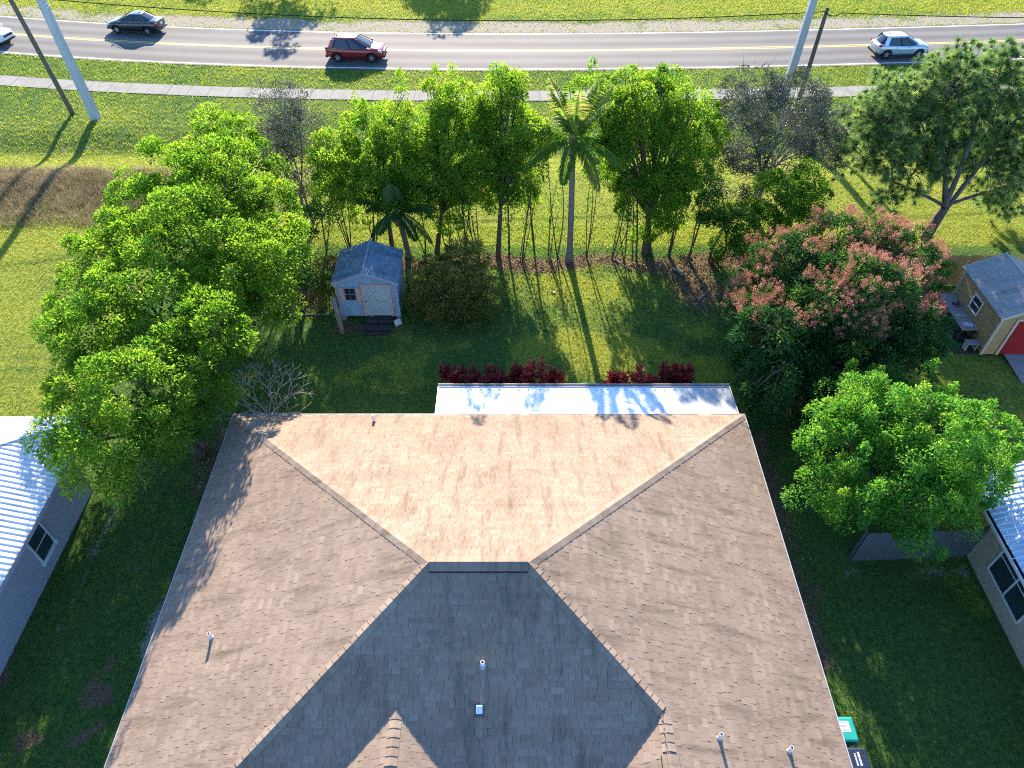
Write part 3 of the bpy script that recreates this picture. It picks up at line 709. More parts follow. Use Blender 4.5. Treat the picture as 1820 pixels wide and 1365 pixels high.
cp = MB().tube([(bxm - .02, by0 - .1, bzr + .02), (bxm - .02, by1 + .1, bzr + .02)], .05, 6); mm = cp.mesh('ridge_cap', MATS['shed_shingle_blue']); mm.attributes.new('tone', 'FLOAT', 'FACE').data.foreach_set('value', [.9] * len(mm.polygons)); obj('ridge_cap', mm, rfb)
wb = MB(); wb.add([(bx0, by0, bz0), (bx1, by0, bz0), (bx1, by0, bze - .06), (bxm, by0, bzr - .1), (bx0, by0, bze - .06), (bx0, by1, bz0), (bx1, by1, bz0), (bx1, by1, bze - .06), (bxm, by1, bzr - .1), (bx0, by1, bze - .06)],
                  [(0, 1, 2, 3, 4), (5, 9, 8, 7, 6), (0, 4, 9, 5), (1, 6, 7, 2), (0, 5, 6, 1)]); wb.build('wall', MATS['siding_blue'], bs)
# lap siding in short shakes (too small to pick apart): real relief, one part
sdg = MB(); r = random.Random(9); z = bz0
while z < bzr - .15:
    xx = bx0 + .01
    while xx < bx1 - .01:
        w = r.uniform(.11, .2); x1_ = min(xx + w, bx1 - .01); zt = z + .1
        lim = lambda q: bze - .07 + (bzr - bze - .04) * (1 - abs(q - bxm) / (bxm - bx0))
        if zt < min(lim(xx), lim(x1_)) and not (-7.0 < (xx + x1_) / 2 < -5.55 and z < 2.2) and not (-7.95 < (xx + x1_) / 2 < -7.05 and 1.2 < z + .05 < 2.02):
            d = .028 + r.uniform(0, .012)
            sdg.add([(xx, by0, zt), (x1_ - .006, by0, zt), (x1_ - .006, by0 - d, z + r.uniform(0, .008)), (xx, by0 - d, z), (xx, by0, z), (x1_ - .006, by0, z)], [(0, 3, 2, 1), (3, 4, 5, 2), (0, 4, 3), (1, 2, 5)])
        xx = x1_
    z += .1
tag(sdg.build('siding_shakes', MATS['siding_blue'], bs), kind='stuff')
dr = MB().span((-6.88, by0 - .05, bz0 + .04), (-5.68, by0 - .006, 2.12)).build('door', MATS['door_blue'], bs)
MB().tube([(-6.78, by0 - .08, 1.15), (-6.78, by0 - .08, 1.27)], .018, 6).build('handle', MATS['black'], dr)
fr = MB().span((-6.97, by0 - .06, bz0), (-6.885, by0 - .004, 2.2)).span((-5.675, by0 - .06, bz0), (-5.585, by0 - .004, 2.2)).span((-6.884, by0 - .055, 2.125), (-5.676, by0 - .004, 2.2)); fr.build('door_frame', MATS['shutter_pink'], bs)
wd_ = MB().span((-7.74, by0 - .045, 1.26), (-7.22, by0 - .004, 1.98)).build('window', MATS['shed_trim_grey'], bs)
for xa, xb in ((-7.71, -7.49), (-7.47, -7.25)):
    for za, zb in ((1.29, 1.61), (1.64, 1.95)):
        MB().span((xa, by0 - .055, za), (xb, by0 - .04, zb)).build('pane', MATS['glass_dark'], wd_)
for xa, xb in ((-7.96, -7.76), (-7.20, -7.0)):
    sh = MB().span((xa, by0 - .05, 1.22), (xb, by0 - .005, 2.0)); sh.build('shutter', MATS['shutter_pink'], bs)
ct_ = MB()
for xx in (bx0 - .02, bx1 - .06): ct_.span((xx, by0 - .045, bz0), (xx + .08, by0 - .003, bze - .04))
ct_.build('corner_trim', MATS['shed_trim_grey'], bs)
rk = MB()
for sx in (-1, 1):
    a = Vector((bxm, by0 - .105, bzr - .09)); b = Vector((bxm + sx * ((bx1 - bx0) / 2 + .12), by0 - .105, bze - .09)); d = b - a
    rk.box((a + b) / 2, (d.length, .03, .12), Matrix.Rotation(-math.atan2(d.z, d.x), 3, 'Y'))
rk.build('rake_board', MATS['shed_trim_grey'], bs)
for xx in (bx0 + .1, bxm, bx1 - .1):
    for yy in (by0 + .12, by1 - .12): MB().box((xx, yy, bz0 / 2), (.2, .3, bz0)).build('block_footing', MATS['concrete_walk'], bs)
stp = empty('shed_steps', (-6.3, 25.3, 0), 'dark weathered wooden steps below the blue shed door', 'steps')
for i, (yy, zz) in enumerate(((25.72, .27), (25.5, .27), (25.28, .18), (25.06, .18), (24.85, .08))):
    MB().span((-6.95, yy - .10, zz - .035), (-5.65, yy + .095, zz)).build('tread', MATS['wood_dark'], stp)
for xx in (-6.85, -5.75): MB().span((xx - .02, 24.76, 0), (xx + .02, 25.8, .045)).span((xx - .02, 24.97, .046), (xx + .02, 25.8, .14)).span((xx - .02, 25.4, .141), (xx + .02, 25.8, .232)).build('stringer', MATS['wood_dark'], stp)
o = MB().tube([(-7.95, 24.95, -.1), (-8.02, 25.05, 1.0), (-8.1, 25.12, 1.95)], [.13, .115, .1], 12).build('tree_stump', MATS['bark_pale'], smooth=True); tag(o, 'pale bare trunk stub standing before the blue shed corner', 'stump')
bxo = MB().box((-5.42, 25.55, .14), (.34, .2, .24), Matrix.Rotation(R(35), 3, 'Z'), .92).box((-5.42, 25.55, .28), (.26, .14, .03), Matrix.Rotation(R(35), 3, 'Z')).build('plastic_tub', MATS['white_trim'], bevel=.015); tag(bxo, 'small white plastic tub on the ground beside shed steps', 'tub')
lt = MB().box((2.1, 27.95, .04), (.15, .09, .06), Matrix.Rotation(R(20), 3, 'Z'), .8).tube([(2.1, 27.95, .06), (2.1, 27.95, .09)], .02, 8).build('sprinkler_box', MATS['pvc'], bevel=.01); tag(lt, 'tiny white box lying on the sunny lawn', 'box')

# ------------------------------------------------------------------ tan shed with workbench
ts = empty('garden_shed', (22.6, 25, 0), 'brown lap sided shed with grey roof and red door at right', 'shed', 'garden sheds')
tx0, tx1, ty0, ty1, tze, tzr = 21.25, 24.15, 23.4, 26.9, 2.3, 3.05; txm = (tx0 + tx1) / 2
rft = gable_roof(None, tx0 - .17, tx1 + .17, ty0 - .12, ty1 + .12, tze, tzr, 50, ts, 'shed_shingle_grey')
cp = MB().tube([(txm, ty0 - .12, tzr + .015), (txm, ty1 + .12, tzr + .015)], .06, 6); mm = cp.mesh('ridge_cap', MATS['shed_shingle_grey']); mm.attributes.new('tone', 'FLOAT', 'FACE').data.foreach_set('value', [1.0] * len(mm.polygons)); obj('ridge_cap', mm, rft)
wt = MB(); wt.add([(tx0, ty0, .12), (tx1, ty0, .12), (tx1, ty0, tze - .06), (txm, ty0, tzr - .1), (tx0, ty0, tze - .06), (tx0, ty1, .12), (tx1, ty1, .12), (tx1, ty1, tze - .06), (txm, ty1, tzr - .1), (tx0, ty1, tze - .06)],
                  [(0, 1, 2, 3, 4), (5, 9, 8, 7, 6), (0, 4, 9, 5), (1, 6, 7, 2), (0, 5, 6, 1)]); wt.build('wall', MATS['siding_tan'], ts)
lap = MB(); z = .13
for i in range(14):
    zt = z + .15
    lap.add([(tx0 - .028, ty0 + .05, z), (tx0 - .028, ty1 - .05, z), (tx0 - .006, ty1 - .05, zt), (tx0 - .006, ty0 + .05, zt), (tx0, ty0 + .05, z), (tx0, ty1 - .05, z)], [(0, 3, 2, 1), (0, 1, 5, 4)])
    for xa, xb in ((tx0 + .06, 21.82), (23.55, tx1 - .06)):
        lap.add([(xa, ty0 - .028, z), (xb, ty0 - .028, z), (xb, ty0 - .006, zt), (xa, ty0 - .006, zt), (xa, ty0, z), (xb, ty0, z)], [(0, 1, 2, 3), (0, 4, 5, 1)])
    z = zt
tag(lap.build('lap_siding', MATS['siding_tan'], ts), kind='stuff')
MB().span((tx0 - .045, ty0 - .045, .1), (tx0 + .06, ty0 + .06, tze - .03)).build('corner_trim', MATS['trim_tan'], ts)
MB().span((tx0 - .045, ty1 - .06, .1), (tx0 + .03, ty1 + .03, tze - .03)).build('corner_trim', MATS['trim_tan'], ts)
rk = MB()
for sx in (-1, 1):
    for yy in (ty0 - .13, ty1 + .13):
        a = Vector((txm, yy, tzr - .06)); b = Vector((txm + sx * ((tx1 - tx0) / 2 + .17), yy, tze - .06)); d = b - a
        rk.box((a + b) / 2, (d.length, .03, .13), Matrix.Rotation(-math.atan2(d.z, d.x), 3, 'Y'))
rk.build('rake_board', MATS['trim_tan'], ts)
dr = MB().span((22.0, ty0 - .05, .16), (23.4, ty0 - .006, 2.1)).build('door', MATS['door_red'], ts)
MB().tube([(22.1, ty0 - .09, 1.05), (22.1, ty0 - .09, 1.2)], .018, 6).build('handle', MATS['chrome'], dr)
MB().span((21.88, ty0 - .06, .12), (21.995, ty0 - .004, 2.2)).span((23.405, ty0 - .06, .12), (23.52, ty0 - .004, 2.2)).span((21.996, ty0 - .055, 2.105), (23.404, ty0 - .004, 2.2)).build('door_frame', MATS['trim_tan'], ts)
wt2 = window_x(ts, tx0 - .03, 24.85, 25.5, 1.2, 1.85, -1, None, [1.53], .07, 'glass_screen')
for yy in (ty0 + .2, (ty0 + ty1) / 2, ty1 - .2):
    MB().box((txm, yy, .06), (2.7, .14, .12)).build('skid', MATS['wood_dark'], ts)
rp = empty('shed_ramp', (23.1, 22.6, 0), 'grey plank ramp leading up to the red shed door', 'ramp')
for i in range(12):
    y = 23.28 - i * .145; MB().box((23.15, y, .13 - i * .008), (1.75, .135, .03)).build('plank', MATS['deck_grey'], rp)
for xx in (22.4, 23.9): MB().add([(xx - .03, 21.65, 0), (xx + .03, 21.65, 0), (xx + .03, 23.33, 0), (xx - .03, 23.33, 0), (xx - .03, 21.65, .015), (xx + .03, 21.65, .015), (xx + .03, 23.33, .108), (xx - .03, 23.33, .108)], [(4, 5, 6, 7), (0, 1, 5, 4), (2, 3, 7, 6), (0, 4, 7, 3), (1, 2, 6, 5)]).build('beam', MATS['wood_dark'], rp)
wk = empty('potting_bench', (20.9, 25.5, 0), 'long grey plank workbench along the brown shed wall', 'workbench')
for i in range(5):
    MB().span((20.46 + i * .152, 24.2, .82), (20.46 + i * .152 + .145, 26.85, .855)).build('plank', MATS['deck_grey'], wk)
for xx in (20.52, 21.12):
    for yy in (24.3, 25.5, 26.75): MB().box((xx, yy, .41), (.08, .08, .82)).build('leg', MATS['wood_dark'], wk)
MB().span((20.44, 24.15, .70), (20.455, 26.9, .82)).build('apron', MATS['wood_dark'], wk)
MB().span((20.5, 24.3, .2), (21.15, 26.8, .23)).build('shelf', MATS['wood_dark'], wk)
sb = empty('step_bench', (20.95, 23.75, 0), 'small low bench at the front end of the workbench', 'bench')
for i in range(3): MB().span((20.62 + i * .19, 23.62, .46), (20.62 + i * .19 + .18, 23.98, .49)).build('plank', MATS['deck_grey'], sb)
for xx in (20.68, 21.12):
    MB().box((xx, 23.8, .23), (.05, .28, .46)).build('leg', MATS['trim_tan'], sb)
o = MB().span((20.15, 23.5, .02), (21.2, 27.0, .07)).build('deck_platform', MATS['wood_dark']); tag(o, 'dark low wooden platform under the workbench', 'platform')
# clutter on the bench
for i, (x_, y_, dx, dy, c_, lb, nm, ct2) in enumerate(((20.9, 24.55, .42, .28, 'white_trim', 'white crumpled sheet at the near end of the workbench', 'plastic_sheet', 'sheet'), (20.75, 25.15, .5, .2, 'trim_tan', 'bundle of pale sticks lying on the workbench', 'stick_bundle', 'sticks'), (20.95, 25.95, .3, .35, 'door_red', 'heap of reddish fallen blossom on the workbench', 'blossom_heap', 'litter'))):
    mb = MB(); r = random.Random(60 + i)
    for k in range(16):
        mb.box((x_ + r.uniform(-dx, dx) / 2, y_ + r.uniform(-dy, dy) / 2, .87 + r.uniform(0, .04)), (r.uniform(.06, .3) if i == 1 else r.uniform(.04, .12), r.uniform(.02, .04) if i == 1 else r.uniform(.04, .12), .012), Matrix.Rotation(r.uniform(-1, 1), 3, 'Z') @ Matrix.Rotation(r.uniform(-.3, .3), 3, 'X'))
    tag(mb.build(nm, MATS[c_]), lb, ct2)

# ------------------------------------------------------------------ poles and cable
def wood_pole(loc, top, h, label, lean=(0, 0)):
    r = empty('utility_pole', loc, label, 'utility pole', 'utility poles')
    pts = [(lean[0] * t, lean[1] * t, -.3 + (h + .3) * t) for t in np.linspace(0, 1, 8)]
    MB().tube(pts, list(np.linspace(.17, .125, 8)), 14).build('pole', MATS['pole_wood'], r, (0, 0, 0), smooth=True)
    return r
def conc_pole(loc, h, label, lean=(0, 0)):
    r = empty('concrete_pole', loc, label, 'utility pole', 'utility poles'); mb = MB(); pts = []
    for t in (0, 1):
        w = .27 if t == 0 else .17; c = .05
        for (a, b) in ((-w, -w + c), (-w + c, -w), (w - c, -w), (w, -w + c), (w, w - c), (w - c, w), (-w + c, w), (-w, w - c)):
            pts.append((a + lean[0] * t, b + lean[1] * t, (h if t else -.3)))
    mb.add(pts, [tuple(range(8, 16))] + [(k, (k + 1) % 8, 8 + (k + 1) % 8, 8 + k) for k in range(8)])
    mb.build('shaft', MATS['pole_concrete'], r, (0, 0, 0))
    for zz in (7.1, 7.3):
        wq = .27 - .1 * zz / h + .012; lx_, ly_ = lean[0] * zz / h, lean[1] * zz / h
        MB().tube([(lx_ - wq, ly_ - wq, zz), (lx_ + wq, ly_ - wq, zz), (lx_ + wq, ly_ + wq, zz), (lx_ - wq, ly_ + wq, zz), (lx_ - wq, ly_ - wq, zz)], .014, 5).build('band', MATS['chrome'], r, (0, 0, 0))
    return r
conc_pole((-28.5, 46.95, 0), 14.0, 'thick pale concrete pole on the left verge', (-.4, 0))
wood_pole((-30.35, 47.6, 0), None, 10.5, 'thin dark wooden pole left of the pale concrete pole', (-.9, .0))
conc_pole((18.9, 48.9, 0), 14.0, 'pale concrete pole rising behind the grey green tree', (.5, 0))
wood_pole((20.2, 49.2, 0), None, 6.35, 'short wooden pole right of the concrete pole, its top in view', (.12, .0))
def cable(pts, label, rad=.028):
    mb = MB(); P = []
    for (A, B, sag) in pts:
        A, B = Vector(A), Vector(B)
        for t in np.linspace(0, 1, 25): P.append(A.lerp(B, float(t)) - Vector((0, 0, sag * 4 * t * (1 - t))))
    mb.tube(P, rad, 5); tag(mb.build('power_cable', MATS['cable_black']), label, 'cable')
cable([((-80, 48.5, 7.6), (-31.0, 47.45, 7.6), .7), ((-31.0, 47.45, 7.6), (20.2, 49.05, 6.15), .95), ((20.2, 49.05, 6.15), (21.3, 49.1, 6.05), .22), ((21.3, 49.1, 6.05), (80, 50, 7.2), .9)], 'thin black cable strung between the poles above the road')

# ------------------------------------------------------------------ cars
def superring(xc, a, w, z, n=5, cnt=28, bow=0):
    out = []
    for k in range(cnt):
        g = 2 * math.pi * k / cnt; c, s = math.cos(g), math.sin(g)
        out.append(Vector((xc + a * math.copysign(abs(c) ** (2 / n), c), w * math.copysign(abs(s) ** (2 / n), s), z)))
    return out
def make_car(name, label, spec, paint, loc, heading):
    root = empty(name, loc, label, 'car', 'cars on the road'); root.rotation_euler = (0, 0, heading)
    L0 = (0, 0, 0); pm = MATS[paint]; S = spec['st']; mb = MB(); rings = []
    for (x, w, zb, zt, cr) in S:
        zm = zb + (zt - zb) * .5
        half_ = [(0, zb), (w * .82, zb), (w * .96, zb + (zt - zb) * .12), (w, zm), (w * .985, zb + (zt - zb) * .74), (w * .90, zb + (zt - zb) * .95), (w * .6, zt + cr * .6), (0, zt + cr)]
        rings.append([(x, y, z) for y, z in half_] + [(x, -y, z) for y, z in half_[-2:0:-1]])
    n = len(rings[0]); V = [p for r_ in rings for p in r_]
    Fc = [(i * n + k, i * n + (k + 1) % n, (i + 1) * n + (k + 1) % n, (i + 1) * n + k) for i in range(len(rings) - 1) for k in range(n)]
    Fc += [tuple(range(n))[::-1], tuple((len(rings) - 1) * n + k for k in range(n))]
    mb.add(V, Fc); body = mb.build('body', pm, root, L0, smooth=True)
    ss = body.modifiers.new('s', 'SUBSURF'); ss.levels = ss.render_levels = 2
    wr = spec['wr']; cut = MB()
    for wx in spec['wheels']:
        for sy in (-1, 1): cut.tube([(wx, sy * (spec['W'] / 2 - .26), wr), (wx, sy * (spec['W'] / 2 + .3), wr)], wr + .065, 26)
    cm = obj('cutter', cut.mesh('cutter'), root, L0)
    bo = body.modifiers.new('b', 'BOOLEAN'); bo.object = cm; bo.operation = 'DIFFERENCE'; bo.solver = 'EXACT'
    dg = bpy.context.evaluated_depsgraph_get(); nm_ = bpy.data.meshes.new_from_object(body.evaluated_get(dg)); body.modifiers.clear(); body.data = nm_
    nm_.materials.clear(); nm_.materials.append(pm)
    bpy.data.objects.remove(cm)
    lo_x = [p[0] for p in S]
    MB().span((lo_x[0] + .35, -spec['W'] / 2 + .24, .18), (lo_x[-1] - .4, spec['W'] / 2 - .24, .6)).build('underbody', MATS['plastic_black'], root, L0)
    # greenhouse
    xr0, xf0, xr1, xf1, zb, zr, wb_, wr_ = spec['gh']
    r0 = superring((xr0 + xf0) / 2, (xf0 - xr0) / 2, wb_, zb - .06, 4.2); r1 = superring((xr1 + xf1) / 2, (xf1 - xr1) / 2, wr_, zr - .07, 4.2)
    g = MB(); c = len(r0); g.add(r0 + r1, [(k, (k + 1) % c, c + (k + 1) % c, c + k) for k in range(c)] + [tuple(range(c, 2 * c))]); g.build('windows', MATS['glass_dark'], root, L0, smooth=False)
    def ringpt(r_, g_): return r_[int(round(g_ / 360 * c)) % c]
    rt = MB(); q1 = superring((xr1 + xf1) / 2, (xf1 - xr1) / 2 + .03, wr_ + .025, zr - .085, 4.2); q2 = superring((xr1 + xf1) / 2, (xf1 - xr1) / 2 - .01, wr_ - .01, zr - .04, 4); q3 = superring((xr1 + xf1) / 2 - .02, (xf1 - xr1) / 2 - .22, wr_ - .2, zr - .005, 4)
    rt.add(q1 + q2 + q3, [(k, (k + 1) % c, c + (k + 1) % c, c + k) for k in range(c)] + [(c + k, c + (k + 1) % c, 2 * c + (k + 1) % c, 2 * c + k) for k in range(c)] + [tuple(range(2 * c, 3 * c)), tuple(range(c))[::-1]])
    rt.build('roof', MATS[spec.get('roof', paint)], root, L0, smooth=True)
    for sy in (-1, 1):
        for (xa, xb, wdt, mt) in ((xf0 - .10, xf1 + .02, .055, paint), ((xr0 + xf0) / 2 - .05 + spec.get('bp', 0), (xr1 + xf1) / 2 + .05 + spec.get('bp', 0), .045, 'plastic_black'), (xr0 + spec['cp'], xr1 + .1, spec['cw'], paint)):
            p0 = Vector((xa, sy * (wb_ + .002), zb - .04)); p1 = Vector((xb, sy * (wr_ + .012), zr - .075))
            MB().add([p0 + Vector((-wdt, 0, 0)), p0 + Vector((wdt, 0, 0)), p1 + Vector((wdt, 0, 0)), p1 + Vector((-wdt, 0, 0))] + [v + Vector((0, sy * .014, 0)) for v in (p0 + Vector((-wdt, 0, 0)), p0 + Vector((wdt, 0, 0)), p1 + Vector((wdt, 0, 0)), p1 + Vector((-wdt, 0, 0)))],
                     [(0, 1, 2, 3), (4, 5, 6, 7), (0, 4, 5, 1), (1, 5, 6, 2), (2, 6, 7, 3), (3, 7, 4, 0)]).build('pillar', MATS[mt], root, L0)
        # beltline trim, sill, mirror, handles
        MB().span((xr0 + .25, sy * (wb_ + .005) - .008, zb - .05), (xf0 - .15, sy * (wb_ + .005) + .008, zb - .028)).build('belt_trim', MATS['chrome' if spec.get('chrome') else 'plastic_black'], root, L0)
        MB().box((xf0 - .32, sy * (spec['W'] / 2 + .07), zb + .02), (.12, .2, .13), None, .8).build('mirror', pm, root, L0, bevel=.02)
        MB().span((-1.0, sy * (spec['W'] / 2 - .035) - .03, .22), (1.0, sy * (spec['W'] / 2 - .035) + .03, .30)).build('sill', MATS['plastic_black'], root, L0)
        for hx in spec['handles']: MB().box((hx, sy * (spec['W'] / 2 - .008), zb - .17), (.17, .035, .03)).build('door_handle', MATS['chrome' if spec.get('chrome') else paint], root, L0)
        hx, hy, hz = spec['head']; MB().box((hx, sy * hy, hz), (.34, .30, .13), Matrix.Rotation(-sy * R(28), 3, 'Z') @ Matrix.Rotation(R(18), 3, 'Y'), .75).build('headlight', MATS['lamp_clear'], root, L0, bevel=.03)
        hx, hy, hz = spec['tail']; MB().box((hx, sy * hy, hz), (.26, .30, .15), Matrix.Rotation(sy * R(32), 3, 'Z'), .8).build('tail_light', MATS['lamp_red'], root, L0, bevel=.03)
        for wx in spec['wheels']:
            yy = sy * (spec['W'] / 2 - .11); t = MB(); prof = [(-.1, wr * .62), (-.1, wr * .93), (-.06, wr), (.06, wr), (.1, wr * .93), (.1, wr * .62)]
            ring = []
            for k in range(24):
                a = 2 * math.pi * k / 24
                ring += [(wx + math.cos(a) * rr_, yy + yo, wr + math.sin(a) * rr_) for yo, rr_ in prof]
            t.add(ring, [(k * 6 + j, ((k + 1) % 24) * 6 + j, ((k + 1) % 24) * 6 + (j + 1) % 6, k * 6 + (j + 1) % 6) for k in range(24) for j in range(6)])
            wo_ = t.build('wheel', MATS['tyre'], root, L0, smooth=True)
            rm = MB()
            for k in range(5):
                a = 2 * math.pi * k / 5 + .3
                rm.box((wx + math.cos(a) * wr * .34, yy + sy * .07, wr + math.sin(a) * wr * .34), (wr * .62, .03, .075), Matrix.Rotation(-a, 3, 'Y'))
            rm.tube([(wx, yy + sy * .055, wr), (wx, yy + sy * .095, wr)], wr * .2, 12)
            ring = []
            for k in range(24):
                a = 2 * math.pi * k / 24; ring += [(wx + math.cos(a) * q, yy + sy * .085, wr + math.sin(a) * q) for q in (wr * .64, wr * .72)]
            rm.add(ring, [(k * 2, ((k + 1) % 24) * 2, ((k + 1) % 24) * 2 + 1, k * 2 + 1) for k in range(24)])
            rm.build('rim', MATS['rim'], wo_, L0)
            MB().tube([(wx, yy - sy * .02, wr), (wx, yy + sy * .03, wr)], wr * .63, 18).build('brake_disc', MATS['plastic_black'], wo_, L0)
    fx, rx_ = lo_x[-1], lo_x[0]
    MB().box((fx - .03, 0, spec['grille']), (.1, .95, .16)).build('grille', MATS['plastic_black'], root, L0, bevel=.02)
    MB().box((fx - .06, 0, .36), (.16, 1.3, .14)).build('bumper_intake', MATS['plastic_black'], root, L0, bevel=.03)
    MB().box((rx_ + .06, 0, .40), (.2, 1.45, .2)).build('rear_bumper', MATS['plastic_black' if spec.get('clad') else paint], root, L0, bevel=.04)
    MB().box((rx_ - .01, 0, spec['plate']), (.03, .34, .16)).build('licence_plate', MATS['sticker'], root, L0)
    if spec.get('rails'):
        for sy in (-1, 1): MB().tube([(xr1 + .15, sy * (wr_ - .06), zr + .0), (xr1 + .25, sy * (wr_ - .06), zr + .035), (xf1 - .35, sy * (wr_ - .06), zr + .035), (xf1 - .25, sy * (wr_ - .06), zr)], .016, 6).build('roof_rail', MATS['plastic_black'], root, L0)
    MB().box((xr1 + .3, 0, zr + .02), (.14, .03, .05), None, .4).build('antenna', MATS['plastic_black'], root, L0)
    for k in (-1, 1): MB().tube([(xf0 - .12, .1 + k * .25, zb + .0), (xf0 - .3, .35 + k * .25, zb + .14)], .01, 4).build('wiper', MATS['plastic_black'], root, L0)
    return root
SED = dict(W=1.76, wr=.32, wheels=(-1.36, 1.34), st=[(-2.32, .60, .42, .80, .0), (-2.24, .80, .30, .99, .02), (-1.85, .86, .24, 1.06, .03), (-1.0, .88, .2, 1.02, .03), (0, .88, .2, .98, .03), (.9, .88, .2, .96, .04), (1.45, .86, .2, .91, .05), (2.0, .80, .24, .80, .04), (2.22, .66, .28, .70, .02), (2.30, .5, .36, .6, 0)],
           gh=(-2.0, 1.38, -.98, .12, .99, 1.49, .77, .55), cp=.58, cw=.12, bp=.0, handles=(-.62, .38), head=(1.98, .62, .70), tail=(-2.12, .64, .86), grille=.60, plate=.74, chrome=True)
SUV = dict(W=1.86, wr=.35, wheels=(-1.33, 1.33), st=[(-2.28, .70, .42, 1.0, .0), (-2.2, .84, .32, 1.12, .0), (-1.7, .91, .26, 1.13, 0), (-.9, .93, .23, 1.10, 0), (0, .93, .23, 1.07, .0), (.9, .93, .23, 1.05, .04), (1.45, .91, .24, 1.01, .06), (1.95, .86, .27, .93, .04), (2.2, .72, .32, .82, .02), (2.29, .56, .40, .7, 0)],
           gh=(-2.16, 1.45, -1.66, .22, 1.06, 1.69, .82, .60), cp=.36, cw=.13, bp=.12, handles=(-.72, .28), head=(1.98, .68, .82), tail=(-2.08, .74, 1.02), grille=.70, plate=.86, chrome=True, rails=True, clad=True)
CRO = dict(W=1.76, wr=.34, wheels=(-1.30, 1.30), st=[(-2.14, .66, .42, .95, .0), (-2.06, .80, .34, 1.06, .0), (-1.6, .87, .27, 1.08, 0), (-.8, .88, .24, 1.05, 0), (0, .88, .24, 1.02, .0), (.85, .88, .24, 1.01, .03), (1.4, .86, .25, .98, .05), (1.85, .80, .28, .90, .04), (2.07, .68, .32, .80, .02), (2.15, .52, .40, .66, 0)],
           gh=(-2.0, 1.32, -1.5, .20, 1.02, 1.60, .78, .565), cp=.46, cw=.16, bp=.12, handles=(-.66, .28), head=(1.86, .64, .80), tail=(-1.94, .70, .98), grille=.68, plate=.84, roof='car_white', clad=True)
def road_heading(x): return math.atan2(float(road_y(x + .5) - road_y(x - .5)), 1)
def on_road(x, off): return (x, float(road_y(x)) + off, .028)
make_car('sedan', 'black sedan driving left in the far lane', SED, 'car_black', on_road(-31.5, 2.35), road_heading(-31.5) + math.pi)
make_car('suv', 'dark red SUV driving right in the near lane', SUV, 'car_red', on_road(-12.15, -1.75), road_heading(-12.15))
make_car('crossover', 'silver crossover with white roof beside the pine tree', CRO, 'car_silver', on_road(30.5, -2.05), road_heading(30.5))
make_car('white_car', 'white car nose entering at the left edge', SUV, 'car_white', on_road(-43.0, -1.9), road_heading(-43.0))

# ------------------------------------------------------------------ foliage
def norm(a): return a / np.maximum(np.linalg.norm(a, axis=1, keepdims=True), 1e-9)
def leaf_arrays(P, A, N, L, Wd, fold=.12):
    A = norm(A); S = norm(np.cross(A, N)); N = np.cross(S, A); L = np.asarray(L)[:, None]; Wd = np.asarray(Wd)[:, None]
    m = P + A * L * .45
    V = np.stack([P, m + S * Wd / 2 + N * Wd * fold * 2, P + A * L - N * L * .08, m - S * Wd / 2 + N * Wd * fold * 2], 1).reshape(-1, 3)
    b = (np.arange(len(P)) * 4)[:, None]
    F = np.stack([b + np.array([0, 1, 2]), b + np.array([0, 2, 3])], 1).reshape(-1, 3)
    return V, F
def leaves_obj(name, P, A, N, L, Wd, tone, mat, parent):
    V, F = leaf_arrays(P, A, N, L, Wd)
    return obj(name, np_mesh(name, V, F, MATS[mat], {'tone': np.repeat(np.clip(tone, 0, 1), 2)}), parent)
def clumps_in(g, blobs, dens, up_bias=.25, inner=.45, zmin=.25):
    C, O = [], []
    for (x, y, z, r) in blobs:
        n = max(4, int(dens * r * r)); d = norm(g.normal(size=(n, 3))); rad = (inner + (1.06 - inner) * g.random(n) ** .6) * r
        d[:, 2] = np.where((d[:, 2] < -.3) & (g.random(n) < .6), -d[:, 2], d[:, 2])
        c = np.array([x, y, z]) + d * rad[:, None] * np.array([1, 1, .92]); o = norm(d + np.array([0, 0, up_bias]))
        k = c[:, 2] > zmin; C.append(c[k]); O.append(o[k])
    return np.concatenate(C), np.concatenate(O)
def limb(mb, g, a, b, r0, r1, n=6, wob=.12, sides=6, lift=.2):
    a, b = np.array(a, float), np.array(b, float); L = np.linalg.norm(b - a); pts = []
    ph = g.normal(size=3) * wob * L * .5
    for t in np.linspace(0, 1, n):
        pts.append(a + (b - a) * t + ph * math.sin(math.pi * t) * .5 + np.array([0, 0, lift * L * .25 * math.sin(math.pi * t)]))
    mb.tube([tuple(p) for p in pts], list(np.linspace(r0, r1, n)), sides); return pts
